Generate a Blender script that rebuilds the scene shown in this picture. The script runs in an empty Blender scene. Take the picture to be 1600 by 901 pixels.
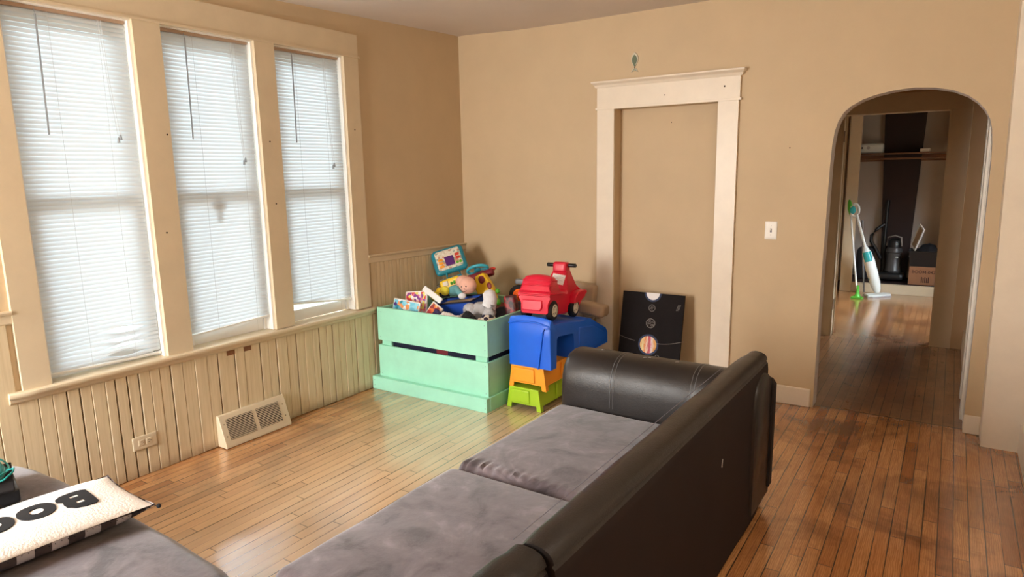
import bpy, bmesh, math, random
from mathutils import Vector, Matrix, noise
random.seed(7)
PI = math.pi
SC = bpy.context.scene
COL = SC.collection
S = math.sin; Cc = math.cos

# ------------------------------------------------------------------ colour / material helpers
def lin(c):
    c /= 255.0
    return c/12.92 if c <= .04045 else ((c+.055)/1.055)**2.4
def rgb(r, g, b): return (lin(r), lin(g), lin(b), 1)

class NT:
    def __init__(s, m):
        m.use_nodes = True; s.t = m.node_tree; s.n = s.t.nodes; s.l = s.t.links
        s.p = s.n.get('Principled BSDF'); s.out = s.n.get('Material Output')
    def new(s, t, **k):
        n = s.n.new(t)
        for a, v in k.items(): setattr(n, a, v)
        return n
    def link(s, a, b): s.l.new(a, b)
    def math(s, op, a, b=None, c=None):
        n = s.new('ShaderNodeMath', operation=op)
        for i, v in enumerate((a, b, c)):
            if v is None: continue
            if isinstance(v, (int, float)): n.inputs[i].default_value = v
            else: s.link(v, n.inputs[i])
        return n.outputs[0]
    def obj(s): return s.new('ShaderNodeTexCoord').outputs['Object']
    def noise(s, vec, scale, detail=4, rough=.5, dist=0):
        n = s.new('ShaderNodeTexNoise'); s.link(vec, n.inputs['Vector'])
        n.inputs['Scale'].default_value = scale; n.inputs['Detail'].default_value = detail
        n.inputs['Roughness'].default_value = rough; n.inputs['Distortion'].default_value = dist
        return n.outputs['Fac']
    def ramp(s, fac, stops):
        n = s.new('ShaderNodeValToRGB'); s.link(fac, n.inputs[0]); e = n.color_ramp.elements
        while len(e) < len(stops): e.new(.5)
        for i, (p, c) in enumerate(stops): e[i].position = p; e[i].color = c
        return n.outputs[0]
    def mix(s, fac, a, b, mode='MIX'):
        n = s.new('ShaderNodeMix', data_type='RGBA', blend_type=mode)
        for k, v in ((0, fac), (6, a), (7, b)):
            if isinstance(v, (int, float)): n.inputs[k].default_value = v
            elif isinstance(v, tuple): n.inputs[k].default_value = v
            else: s.link(v, n.inputs[k])
        return n.outputs[2]
    def scale(s, vec, v):
        n = s.new('ShaderNodeMapping'); s.link(vec, n.inputs[0]); n.inputs['Scale'].default_value = v
        return n.outputs[0]
    def bump(s, h, strength=.2, dist=.01):
        n = s.new('ShaderNodeBump'); n.inputs['Strength'].default_value = strength
        n.inputs['Distance'].default_value = dist; s.link(h, n.inputs['Height'])
        s.link(n.outputs[0], s.p.inputs['Normal'])

def mat(name, col, rough=.5, var=.0, vscale=6, metal=0, bump=0, bscale=60, spec=.5, sheen=0, coat=0):
    m = bpy.data.materials.new(name); k = NT(m)
    k.p.inputs['Roughness'].default_value = rough; k.p.inputs['Metallic'].default_value = metal
    k.p.inputs['Specular IOR Level'].default_value = spec
    k.p.inputs['Sheen Weight'].default_value = sheen
    k.p.inputs['Coat Weight'].default_value = coat
    c = rgb(*col)
    o = k.obj()
    if var:
        d = tuple(x*(1-var) for x in c[:3]) + (1,); u = tuple(min(1, x*(1+var*.6)) for x in c[:3]) + (1,)
        k.link(k.ramp(k.noise(o, vscale, 5, .6), [(.3, d), (.7, u)]), k.p.inputs['Base Color'])
    else: k.p.inputs['Base Color'].default_value = c
    if bump: k.bump(k.noise(o, bscale, 4), bump, .004)
    return m

M = {}
SKY = 34.0
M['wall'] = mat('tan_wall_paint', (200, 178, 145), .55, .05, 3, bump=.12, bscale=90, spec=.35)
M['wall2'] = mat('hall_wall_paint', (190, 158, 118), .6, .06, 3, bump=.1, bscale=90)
M['closet'] = mat('closet_wall_paint', (196, 184, 172), .7, .05, 3)
M['ceil'] = mat('ceiling_paint', (216, 206, 196), .8, .04, 2, bump=.15, bscale=30)
M['trim'] = mat('cream_trim_paint', (229, 217, 199), .35, .04, 9, bump=.08, bscale=40)
M['trimw'] = mat('window_trim_paint', (210, 193, 163), .38, .05, 7, bump=.1, bscale=40)  # cream trim colour darkened to stand for backlit shade
M['white'] = mat('white_paint', (236, 233, 226), .35, .03, 8)
M['plaster'] = mat('chipped_plaster_edge', (222, 217, 213), .7, .14, 22, bump=.5, bscale=45)
M['dark'] = mat('dark_gap', (40, 26, 16), .9)
M['hole'] = mat('nail_hole', (40, 24, 14), .9)
M['brown'] = mat('bare_brown_wood', (120, 78, 46), .7, .2, 30)
M['blackp'] = mat('black_plastic', (22, 22, 24), .4, .1, 10)
M['grey'] = mat('grey_plastic', (120, 122, 124), .4, .1, 10)
M['steel'] = mat('steel', (170, 165, 158), .35, metal=.9)
M['mint'] = mat('mint_paint', (160, 224, 196), .5, .07, 7, bump=.2, bscale=30)
M['slotdark'] = mat('navy_cloth', (24, 28, 52), .9, .3, 9)
M['lime'] = mat('lime_plastic', (168, 208, 42), .38, .04, 6)
M['orange'] = mat('orange_plastic', (252, 166, 44), .38, .04, 6)
M['blue'] = mat('blue_plastic', (22, 102, 230), .38, .05, 6)
M['red'] = mat('red_plastic', (220, 24, 58), .36, .05, 6)
M['tan'] = mat('tan_plastic', (178, 156, 130), .5, .05, 6)
M['paper'] = mat('white_label_paper', (240, 238, 236), .6)
M['print'] = mat('grey_print', (120, 118, 130), .7)
M['teal'] = mat('teal_plastic', (34, 138, 160), .38, .05, 8)
M['tealbr'] = mat('bright_teal_plastic', (60, 176, 200), .35)
M['cream'] = mat('cream_plastic', (232, 224, 206), .5)
M['purple'] = mat('purple_screen', (92, 44, 122), .2)
M['yellow'] = mat('yellow_plastic', (244, 202, 34), .4, .06, 10)
M['yellowf'] = mat('yellow_fleece', (240, 226, 76), .95, .1, 60, bump=.6, bscale=160)
M['pink'] = mat('pink_cloth', (238, 184, 164), .85, .06, 20)
M['magenta'] = mat('pink_print', (226, 70, 130), .6)
M['green'] = mat('green_plastic', (92, 176, 46), .4)
M['maroon'] = mat('maroon_plastic', (126, 36, 46), .5, .15, 20)
M['redor'] = mat('red_orange_print', (214, 62, 40), .5, .3, 40)
M['tubblue'] = mat('blue_fabric_bin', (16, 72, 176), .7, .08, 12)
M['greyf'] = mat('grey_plush', (178, 176, 178), .95, .12, 18, bump=.7, bscale=120)
M['whitef'] = mat('white_plush', (226, 226, 230), .95, .08, 30, bump=.7, bscale=120)
M['whitec'] = mat('white_cloth', (232, 224, 220), .9, .06, 12)
M['blackc'] = mat('black_cloth', (26, 25, 30), .9, .2, 12)
M['tealc'] = mat('teal_knit', (104, 164, 170), .9, .1, 30)
M['purpc'] = mat('purple_cloth', (62, 50, 92), .85, .25, 12)
M['skyp'] = mat('light_blue_cover', (120, 200, 226), .4, .12, 40)
M['orangeb'] = mat('bright_orange_plastic', (255, 112, 28), .4)
M['rubber'] = mat('black_rubber', (18, 18, 19), .7, .1, 30)
M['board'] = mat('dark_brown_board', (44, 24, 22), .6, .2, 4)
M['rod'] = mat('brown_shelf_wood', (128, 92, 66), .5, .15, 12)
M['cardbd'] = mat('cardboard', (150, 104, 72), .85, .08, 14)
M['ink'] = mat('dark_brown_ink', (74, 42, 28), .8)
M['mopw'] = mat('white_mop_plastic', (226, 232, 228), .35)
M['mopt'] = mat('clear_teal_tank', (48, 168, 172), .2)
M['swgreen'] = mat('green_mop_plastic', (86, 190, 60), .4)
M['hinge'] = mat('brass_hinge', (110, 88, 64), .5, metal=.4)
M['fishg'] = mat('green_grey_glass', (112, 124, 104), .15)
M['fishs'] = mat('silver_pewter', (196, 190, 172), .35, metal=.2)
M['cord'] = mat('white_cord', (205, 205, 205), .7)
M['wand'] = mat('clear_grey_wand', (150, 155, 160), .25)
M['teacable'] = mat('teal_cable', (24, 138, 132), .4)
M['fleece'] = mat('white_fleece', (240, 232, 224), .95, .03, 40, bump=.7, bscale=140, sheen=.3)
M['letter'] = mat('black_letter_felt', (22, 22, 26), .95, .1, 40)
M['vac'] = mat('vacuum_grey', (74, 72, 72), .35)
M['black'] = mat('flat_black_paint', (30, 26, 27), .85, .2, 9, spec=.2)
M['headrail'] = mat('yellowed_metal_headrail', (176, 148, 124), .45)  # tan tone paints in the shade on the backlit rail
M['navyp'] = mat('navy_paint', (28, 46, 84), .6)
M['chalk'] = mat('white_chalk_line', (196, 190, 186), .8)
M['sunp'] = mat('white_paint_blob', (238, 236, 238), .7)

# leather
def leather():
    m = bpy.data.materials.new('dark_brown_leather'); k = NT(m); o = k.obj()
    k.link(k.ramp(k.noise(o, 5, 6, .6), [(.3, rgb(27, 22, 21)), (.75, rgb(37, 30, 28))]), k.p.inputs['Base Color'])
    k.link(k.math('MULTIPLY_ADD', k.noise(o, 9, 5), .22, .26), k.p.inputs['Roughness'])
    v = k.new('ShaderNodeTexVoronoi'); k.link(o, v.inputs['Vector']); v.inputs['Scale'].default_value = 220
    h = k.math('ADD', k.math('MULTIPLY', v.outputs['Distance'], .35), k.math('MULTIPLY', k.noise(o, 14, 4), 1.2))
    k.bump(h, .12, .01)
    return m
M['leather'] = leather()
M['backfab'] = mat('sofa_back_fabric', (31, 21, 19), .75, .12, 8, spec=.3)
def suede():
    m = bpy.data.materials.new('grey_microsuede'); k = NT(m); o = k.obj()
    n1 = k.noise(o, 4.5, 7, .62, 1.6); n2 = k.noise(k.scale(o, (1, 2.2, 1)), 2.2, 3, .5, .8)
    f = k.math('ADD', k.math('MULTIPLY', n1, .7), k.math('MULTIPLY', n2, .3))
    k.link(k.ramp(f, [(.37, rgb(52, 42, 45)), (.46, rgb(82, 71, 75)), (.55, rgb(94, 83, 87)), (.66, rgb(122, 111, 116))]), k.p.inputs['Base Color'])
    k.p.inputs['Roughness'].default_value = .92; k.p.inputs['Sheen Weight'].default_value = .5
    k.p.inputs['Sheen Roughness'].default_value = .45
    k.bump(k.noise(o, 26, 5, .6), .18, .01)
    return m
M['suede'] = suede()
def gingham():
    m = bpy.data.materials.new('black_white_gingham'); k = NT(m); o = k.obj()
    sp = k.new('ShaderNodeSeparateXYZ'); k.link(o, sp.inputs[0])
    def st(a): return k.math('GREATER_THAN', k.math('FRACT', k.math('MULTIPLY', a, 11.)), .5)
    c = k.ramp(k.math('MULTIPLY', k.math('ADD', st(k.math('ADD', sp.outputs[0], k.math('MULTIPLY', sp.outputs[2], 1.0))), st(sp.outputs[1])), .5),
               [(.2, rgb(168, 160, 158)), (.5, rgb(62, 50, 48)), (.9, rgb(20, 17, 18))])  # white squares greyed, shade put into the colour
    k.link(c, k.p.inputs['Base Color']); k.p.inputs['Roughness'].default_value = .9
    return m
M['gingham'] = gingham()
def wood_floor():
    m = bpy.data.materials.new('oak_strip_floor'); k = NT(m); o = k.obj()
    sp = k.new('ShaderNodeSeparateXYZ'); k.link(o, sp.inputs[0]); X, Y = sp.outputs[0], sp.outputs[1]
    W = .0575
    row = k.math('FLOOR', k.math('DIVIDE', X, W))
    wn = k.new('ShaderNodeTexWhiteNoise', noise_dimensions='1D'); k.link(row, wn.inputs['W'])
    L = k.math('MULTIPLY_ADD', wn.outputs['Value'], .7, .55)
    yy = k.math('ADD', k.math('DIVIDE', Y, L), k.math('MULTIPLY', wn.outputs['Value'], 37.3))
    col = k.math('FLOOR', yy)
    cv = k.new('ShaderNodeCombineXYZ'); k.link(row, cv.inputs[0]); k.link(col, cv.inputs[1])
    w2 = k.new('ShaderNodeTexWhiteNoise', noise_dimensions='2D'); k.link(cv.outputs[0], w2.inputs['Vector'])
    rnd = w2.outputs['Value']
    # grain
    gv = k.new('ShaderNodeCombineXYZ')
    k.link(k.math('MULTIPLY_ADD', rnd, 13., X), gv.inputs[0]); k.link(k.math('MULTIPLY', Y, .055), gv.inputs[1]); k.link(k.math('MULTIPLY', rnd, 7.), gv.inputs[2])
    g1 = k.noise(gv.outputs[0], 95, 5, .65, .6)
    gv2 = k.new('ShaderNodeCombineXYZ')
    k.link(k.math('MULTIPLY_ADD', rnd, 5., X), gv2.inputs[0]); k.link(k.math('MULTIPLY', Y, .16), gv2.inputs[1]); k.link(rnd, gv2.inputs[2])
    wv = k.new('ShaderNodeTexWave', wave_type='BANDS', bands_direction='X'); k.link(gv2.outputs[0], wv.inputs['Vector'])
    wv.inputs['Scale'].default_value = 40; wv.inputs['Distortion'].default_value = 9; wv.inputs['Detail'].default_value = 3; wv.inputs['Detail Scale'].default_value = 1.2
    base = k.ramp(rnd, [(0, rgb(166, 106, 58)), (.3, rgb(200, 138, 84)), (.7, rgb(216, 158, 102)), (1, rgb(186, 124, 72))])
    c = k.mix(k.math('MULTIPLY', k.ramp(g1, [(.42, (0, 0, 0, 1)), (.68, (1, 1, 1, 1))]), .38), base, rgb(116, 66, 32))
    c = k.mix(k.math('MULTIPLY', k.ramp(wv.outputs['Fac'], [(.35, (1, 1, 1, 1)), (.6, (0, 0, 0, 1))]), .26), c, rgb(104, 58, 28))
    # worn / dirty patches: traffic wear in the passage; plus window glare painted pale
    big = k.noise(o, 2.1, 6, .62, .8)
    c = k.mix(k.math('MULTIPLY', k.ramp(big, [(.47, (0, 0, 0, 1)), (.66, (1, 1, 1, 1))]), .62), c, rgb(92, 54, 32))
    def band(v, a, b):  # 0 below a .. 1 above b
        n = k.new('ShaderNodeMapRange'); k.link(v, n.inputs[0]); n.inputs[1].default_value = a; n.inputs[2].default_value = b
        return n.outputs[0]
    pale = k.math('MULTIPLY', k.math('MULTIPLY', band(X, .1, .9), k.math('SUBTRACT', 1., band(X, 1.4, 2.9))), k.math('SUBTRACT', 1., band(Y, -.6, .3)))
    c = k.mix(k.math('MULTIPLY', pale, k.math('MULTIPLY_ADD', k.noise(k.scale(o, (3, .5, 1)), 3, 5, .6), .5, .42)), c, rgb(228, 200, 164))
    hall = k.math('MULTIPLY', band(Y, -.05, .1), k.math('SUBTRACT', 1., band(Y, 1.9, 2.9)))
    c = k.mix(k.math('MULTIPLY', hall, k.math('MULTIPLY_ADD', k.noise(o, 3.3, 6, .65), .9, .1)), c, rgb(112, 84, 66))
    # board gaps
    fx = k.math('FRACT', k.math('DIVIDE', X, W)); ex = k.math('MINIMUM', fx, k.math('SUBTRACT', 1., fx))
    fy = k.math('FRACT', yy); ey = k.math('MULTIPLY', k.math('MINIMUM', fy, k.math('SUBTRACT', 1., fy)), L)
    gw = k.math('MULTIPLY_ADD', k.noise(k.scale(o, (17.4, 1.2, 1)), 1.0, 2), .13, -.033)
    gx = k.math('LESS_THAN', ex, gw); gy = k.math('LESS_THAN', ey, .0016)
    gap = k.math('MAXIMUM', gx, gy)
    thr = k.math('MAXIMUM', gap, k.math('LESS_THAN', k.math('ABSOLUTE', k.math('SUBTRACT', Y, .06)), .006))
    c = k.mix(k.math('MULTIPLY', thr, .9), c, rgb(34, 17, 8))
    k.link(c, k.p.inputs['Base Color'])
    r = k.math('ADD', k.math('MULTIPLY', k.noise(o, 7, 5, .6), .16), k.math('MULTIPLY_ADD', g1, .08, .10))
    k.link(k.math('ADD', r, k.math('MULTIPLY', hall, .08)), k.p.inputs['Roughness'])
    h = k.math('SUBTRACT', k.math('MULTIPLY', g1, .15), thr)
    k.bump(h, .25, .003)
    k.p.inputs['Specular IOR Level'].default_value = .6; k.p.inputs['Coat Weight'].default_value = 1; k.p.inputs['Coat Roughness'].default_value = .17
    return m
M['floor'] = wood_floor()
def beadboard():
    m = bpy.data.materials.new('painted_beadboard'); k = NT(m); o = k.obj()
    n = k.noise(k.scale(o, (1, 30, 1.2)), 2.2, 5, .6)
    c = k.ramp(n, [(.3, rgb(198, 178, 142)), (.55, rgb(212, 193, 158)), (.8, rgb(220, 203, 170))])
    sp = k.new('ShaderNodeSeparateXYZ'); k.link(o, sp.inputs[0])
    mr = k.new('ShaderNodeMapRange'); k.link(sp.outputs[2], mr.inputs[0]); mr.inputs[1].default_value = .06; mr.inputs[2].default_value = 0
    d = k.math('MULTIPLY', mr.outputs[0], k.noise(o, 24, 5, .7))
    k.link(k.mix(d, c, rgb(120, 84, 50)), k.p.inputs['Base Color']); k.p.inputs['Roughness'].default_value = .45
    k.bump(n, .1, .004)
    return m
M['bead'] = beadboard()
def slatmat():
    m = bpy.data.materials.new('white_blind_slat'); k = NT(m); k.n.remove(k.p)
    d = k.new('ShaderNodeBsdfDiffuse'); d.inputs[0].default_value = rgb(212, 218, 221)
    t = k.new('ShaderNodeBsdfTranslucent'); t.inputs[0].default_value = rgb(242, 244, 244)
    x = k.new('ShaderNodeMixShader'); x.inputs[0].default_value = .13
    k.link(d.outputs[0], x.inputs[1]); k.link(t.outputs[0], x.inputs[2]); k.link(x.outputs[0], k.out.inputs[0])
    return m
M['slat'] = slatmat()
def glass():
    m = bpy.data.materials.new('window_glass'); k = NT(m); k.n.remove(k.p)
    t = k.new('ShaderNodeBsdfTransparent'); t.inputs[0].default_value = (.95, .97, .97, 1)
    g = k.new('ShaderNodeBsdfGlossy'); g.inputs['Roughness'].default_value = .02
    f = k.new('ShaderNodeFresnel'); x = k.new('ShaderNodeMixShader')
    k.link(f.outputs[0], x.inputs[0]); k.link(t.outputs[0], x.inputs[1]); k.link(g.outputs[0], x.inputs[2]); k.link(x.outputs[0], k.out.inputs[0])
    return m
M['glass'] = glass()
def planet():
    m = bpy.data.materials.new('striped_planet_paint'); k = NT(m); o = k.obj()
    sp = k.new('ShaderNodeSeparateXYZ'); k.link(o, sp.inputs[0])
    a = k.math('ADD', k.math('MULTIPLY', sp.outputs[0], 9.), k.math('MULTIPLY', k.noise(k.scale(o, (14, 1, 3)), 5, 4, .7), .6))
    k.link(k.ramp(k.math('FRACT', k.math('ADD', a, .5)), [(0, rgb(230, 226, 220)), (.2, rgb(226, 150, 40)), (.36, rgb(236, 226, 170)), (.52, rgb(226, 120, 50)), (.66, rgb(240, 220, 200)), (.8, rgb(190, 40, 60)), (1, rgb(230, 190, 200))]), k.p.inputs['Base Color'])
    k.p.inputs['Roughness'].default_value = .6
    return m
M['planet'] = planet()
def print_mat(name, cols, scale):
    m = bpy.data.materials.new(name); k = NT(m); o = k.obj()
    v = k.new('ShaderNodeTexVoronoi'); k.link(o, v.inputs['Vector']); v.inputs['Scale'].default_value = scale
    sp = k.new('ShaderNodeSeparateColor'); k.link(v.outputs['Color'], sp.inputs[0])
    st = [(i/len(cols), rgb(*c)) for i, c in enumerate(cols)]
    n = k.new('ShaderNodeValToRGB'); n.color_ramp.interpolation = 'CONSTANT'; e = n.color_ramp.elements
    while len(e) < len(st): e.new(.5)
    for i, (p, c) in enumerate(st): e[i].position = p; e[i].color = c
    k.link(sp.outputs[0], n.inputs[0]); k.link(n.outputs[0], k.p.inputs['Base Color']); k.p.inputs['Roughness'].default_value = .45
    return m
M['printA'] = print_mat('picture_print_blue', [(120, 200, 226), (150, 214, 232), (40, 140, 160), (232, 150, 90), (70, 40, 120), (236, 236, 236)], 34)
M['printB'] = print_mat('picture_print_warm', [(214, 62, 40), (232, 120, 50), (190, 40, 50), (240, 190, 120), (150, 40, 40)], 42)
M['printC'] = print_mat('picture_print_pink', [(226, 110, 150), (240, 220, 110), (236, 236, 236), (140, 70, 150), (210, 60, 60), (245, 200, 200)], 46)
M['printD'] = print_mat('dark_red_pattern', [(120, 24, 34), (70, 20, 26), (170, 50, 50), (40, 18, 22), (110, 70, 60)], 46)
M['printE'] = print_mat('icon_print', [(226, 218, 200), (230, 224, 210), (216, 206, 186), (200, 150, 126), (220, 214, 196), (150, 170, 160), (228, 220, 204)], 64)
M['stripe'] = print_mat('cream_navy_pattern', [(226, 216, 200), (230, 222, 208), (214, 204, 190), (34, 34, 60), (232, 226, 216)], 26)

# ------------------------------------------------------------------ mesh helpers
def box(bm, x0, x1, y0, y1, z0, z1, mi=0, skew=None):
    vs = [bm.verts.new((x, y, z)) for z in (z0, z1) for y in (y0, y1) for x in (x0, x1)]
    fs = []
    for q in ((0, 2, 3, 1), (4, 5, 7, 6), (0, 1, 5, 4), (2, 6, 7, 3), (0, 4, 6, 2), (1, 3, 7, 5)):
        f = bm.faces.new([vs[i] for i in q]); f.material_index = mi; fs.append(f)
    return vs
def prism(bm, pts, axis, a0, a1, mi=0, side_mi=None):
    """pts 2-D polygon; axis 'x' -> (y,z), 'y' -> (x,z), 'z' -> (x,y)"""
    def P(u, v, a): return {'x': (a, u, v), 'y': (u, a, v), 'z': (u, v, a)}[axis]
    A = [bm.verts.new(P(u, v, a0)) for u, v in pts]; B = [bm.verts.new(P(u, v, a1)) for u, v in pts]
    n = len(pts); fs = [bm.faces.new(A), bm.faces.new(B[::-1])]
    for f in fs: f.material_index = mi
    for i in range(n):
        f = bm.faces.new((A[i], B[i], B[(i+1) % n], A[(i+1) % n]))
        f.material_index = mi if side_mi is None else side_mi(i)
    return A+B
def tube(bm, pts, r, n=8, mi=0, closed=False):
    pts = [Vector(p) for p in pts]; rings = []; N = len(pts)
    for i, p in enumerate(pts):
        if closed: t = pts[(i+1) % N]-pts[i-1]
        else: t = pts[min(i+1, N-1)]-pts[max(i-1, 0)]
        t.normalize(); a = Vector((0, 0, 1)) if abs(t.z) < .9 else Vector((1, 0, 0))
        u = t.cross(a).normalized(); v = t.cross(u); rr = r[i] if isinstance(r, (list, tuple)) else r
        rings.append([bm.verts.new(p+u*Cc(2*PI*k/n)*rr+v*S(2*PI*k/n)*rr) for k in range(n)])
    for i in range(N if closed else N-1):
        A, B = rings[i], rings[(i+1) % N]
        for k in range(n):
            f = bm.faces.new((A[k], A[(k+1) % n], B[(k+1) % n], B[k])); f.material_index = mi
    if not closed:
        bm.faces.new(rings[0][::-1]).material_index = mi; bm.faces.new(rings[-1]).material_index = mi
    return [v for r_ in rings for v in r_]
def lathe(bm, prof, n=32, mi=0, M4=None):
    """profile [(r, z)] round z, closed top and bottom; returns verts"""
    rings = []
    for r, z in prof:
        rings.append([bm.verts.new((max(r, 1e-5)*Cc(2*PI*k/n), max(r, 1e-5)*S(2*PI*k/n), z)) for k in range(n)])
    for A, B in zip(rings, rings[1:]):
        for k in range(n):
            f = bm.faces.new((A[k], A[(k+1) % n], B[(k+1) % n], B[k])); f.material_index = mi
    bm.faces.new(rings[0][::-1]).material_index = mi; bm.faces.new(rings[-1]).material_index = mi
    vs = [v for r_ in rings for v in r_]
    if M4: bmesh.ops.transform(bm, matrix=M4, verts=vs)
    return vs
def ell(bm, c, r, rot=None, sub=3, nz=0, nsc=3., mi=0):
    d = bmesh.ops.create_icosphere(bm, subdivisions=sub, radius=1); vs = d['verts']
    R = rot.to_4x4() if rot else Matrix()
    for v in vs:
        p = v.co.copy()
        if nz: p *= 1+nz*noise.noise(p*nsc+Vector(c)*7)
        q = Vector((p.x*r[0], p.y*r[1], p.z*r[2])); v.co = R.to_3x3() @ q + Vector(c)
    for f in {f for v in vs for f in v.link_faces}: f.material_index = mi
    return vs
def rbox(bm, lo, hi, r, n=12, fn=None, mi=0):
    """rounded box on an n-cut grid; fn(v, u) may displace, u = -1..1 coordinates"""
    N = n+1; seen = {}; newf = []
    def V(i, j, k):
        if (i, j, k) not in seen: seen[(i, j, k)] = bm.verts.new((i/N*2-1, j/N*2-1, k/N*2-1))
        return seen[(i, j, k)]
    for i in range(N):
        for j in range(N):
            for e in (0, N):
                newf.append(bm.faces.new((V(i, j, e), V(i+1, j, e), V(i+1, j+1, e), V(i, j+1, e))))
                newf.append(bm.faces.new((V(i, e, j), V(i+1, e, j), V(i+1, e, j+1), V(i, e, j+1))))
                newf.append(bm.faces.new((V(e, i, j), V(e, i+1, j), V(e, i+1, j+1), V(e, i, j+1))))
    seen = list(seen.values())
    lo = Vector(lo); hi = Vector(hi); c = (lo+hi)/2; h = (hi-lo)/2
    for v in seen:
        u = Vector([S(x*PI/2) if abs(x) < 1 else x for x in v.co])
        q = Vector((u.x*h.x, u.y*h.y, u.z*h.z))
        rr = Vector([min(r, a*.999) for a in h])
        i = Vector([max(-(h[k]-rr[k]), min(h[k]-rr[k], q[k])) for k in range(3)])
        dd = q-i
        if dd.length > 1e-9:
            e = Vector([dd[k]/rr[k] for k in range(3)]); m = max(abs(e[k]) for k in range(3))
            e = e.normalized()*m; q = i+Vector([e[k]*rr[k] for k in range(3)])
        v.co = c+q
        if fn: fn(v, u)
    for f in newf: f.material_index = mi
    return seen
def xf(bm, vs, m): bmesh.ops.transform(bm, matrix=m, verts=vs)

def B(): return bmesh.new()
def islands(bm):
    seen = set(); out = []
    for v in bm.verts:
        if v in seen: continue
        st = [v]; seen.add(v); isl = []
        while st:
            a = st.pop(); isl.append(a)
            for e in a.link_edges:
                b = e.other_vert(a)
                if b not in seen: seen.add(b); st.append(b)
        out.append(isl)
    return out
def each(name, bm, m, parent=None, **k):
    """one object for every separate piece in bm"""
    res = []
    for isl in islands(bm):
        nb = bmesh.new(); mp_ = {v: nb.verts.new(v.co) for v in isl}
        for f in {f for v in isl for f in v.link_faces}:
            nb.faces.new([mp_[v] for v in f.verts]).material_index = f.material_index
        res.append(obj(name, nb, m, parent, **k))
    bm.free(); return res
def settle(o, others, margin=.004, it=8):
    """push the surface of a soft thing out of the things it touches"""
    from mathutils.bvhtree import BVHTree
    bpy.context.view_layer.update()
    vs, ps = [], []
    for q in others:
        for c in ([q] if q.type == 'MESH' else []) + list(q.children_recursive):
            if c.type != 'MESH': continue
            b = len(vs); vs += [c.matrix_world @ v.co for v in c.data.vertices]; ps += [tuple(b+i for i in p.vertices) for p in c.data.polygons]
    t = BVHTree.FromPolygons(vs, ps); inv = o.matrix_world.inverted(); mw = o.matrix_world.copy()
    for _ in range(it):
        for v in o.data.vertices:
            w_ = mw @ v.co; p, n, i, d = t.find_nearest(w_, .25)
            if p is not None and (w_-p).dot(n) < margin and d < .12: v.co = inv @ (p+n*margin*1.3)
def obj(name, bm, m, parent=None, smooth=None, bevel=0, loc=None, rot=None, seg=2):
    me = bpy.data.meshes.new(name); bmesh.ops.recalc_face_normals(bm, faces=bm.faces); bm.to_mesh(me); bm.free()
    for x in (m if isinstance(m, (list, tuple)) else [m]): me.materials.append(M[x] if isinstance(x, str) else x)
    if smooth is not None:
        me.shade_smooth(); me.set_sharp_from_angle(angle=math.radians(smooth))
    o = bpy.data.objects.new(name, me); COL.objects.link(o)
    if parent: o.parent = parent
    if loc: o.location = loc
    if rot: o.rotation_euler = rot
    if bevel:
        b = o.modifiers.new('edge', 'BEVEL'); b.width = bevel; b.segments = seg; b.limit_method = 'ANGLE'; b.angle_limit = math.radians(40)
        b.harden_normals = False
        me.shade_smooth(); me.set_sharp_from_angle(angle=math.radians(50))
    return o
def struct(name, bm, m, **k):
    o = obj(name, bm, m, **k)
    if not o.parent: o['kind'] = 'structure'; o['label'], o['category'] = LAB.get(name, ('', ''))
    if not o.parent and not o['label']: del o['label']; del o['category']
    return o
LAB = {}
def tag(o, label, cat, group=None, kind=None):
    o['label'] = label; o['category'] = cat
    if group: o['group'] = group
    if kind: o['kind'] = kind
    return o
def thing(name, label, cat, loc=(0, 0, 0), rot=(0, 0, 0), group=None, kind=None):
    o = bpy.data.objects.new(name, None); COL.objects.link(o); o.location = loc; o.rotation_euler = rot
    o.empty_display_size = .1
    return tag(o, label, cat, group, kind)

# ================================================================== SETTING
LAB.update({
 'floor': ('worn orange oak strip floor running through the arch to the closet', 'floor'),
 'ceiling': ('off white painted ceiling above the corner of the room', 'ceiling'),
 'wall_left': ('tan wall around the three blinded windows', 'wall'),
 'wall_back': ('tan wall with a filled-in doorway and an arched opening', 'wall'),
 'wall_right': ('cream wall end standing forward beside the arch', 'wall'),
})
# floor
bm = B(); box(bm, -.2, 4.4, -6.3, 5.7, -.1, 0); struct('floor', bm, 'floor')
# ceiling: slightly uneven old plaster
def ceil_z(x, y):
    z = 2.685
    z += .027*math.exp(-(x/.45)**2-(y/.5)**2)
    t = min(1, max(0, (-y-.8)/1.0)); z -= .035*t*math.exp(-max(x, 0)/.7)
    return z
bm = B(); nx, ny = 40, 60; g = []
for j in range(ny+1):
    g.append([bm.verts.new((-.2+4.6*i/nx, -6.2+6.33*j/ny, ceil_z(-.2+4.6*i/nx, -6.2+6.33*j/ny))) for i in range(nx+1)])
for j in range(ny):
    for i in range(nx): bm.faces.new((g[j][i], g[j+1][i], g[j+1][i+1], g[j][i+1]))
r = bmesh.ops.extrude_face_region(bm, geom=bm.faces[:])
for v in [e for e in r['geom'] if isinstance(e, bmesh.types.BMVert)]: v.co.z = 2.85
struct('ceiling', bm, 'ceil', smooth=30)

WIN = [(-3.298, -2.723), (-2.579, -2.012), (-1.8725, -1.31)]; ZS, ZH = .625, 2.39
bm = B()
cuts = [-6.2] + [c for w in WIN for c in w] + [.12]
for i in range(0, len(cuts), 2): box(bm, -.16, 0, cuts[i], cuts[i+1], ZS-.02, ZH)
box(bm, -.16, 0, -6.2, .12, 0, ZS-.02); box(bm, -.16, 0, -6.2, .12, ZH, 2.8)
struct('wall_left', bm, 'wall')

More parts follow.
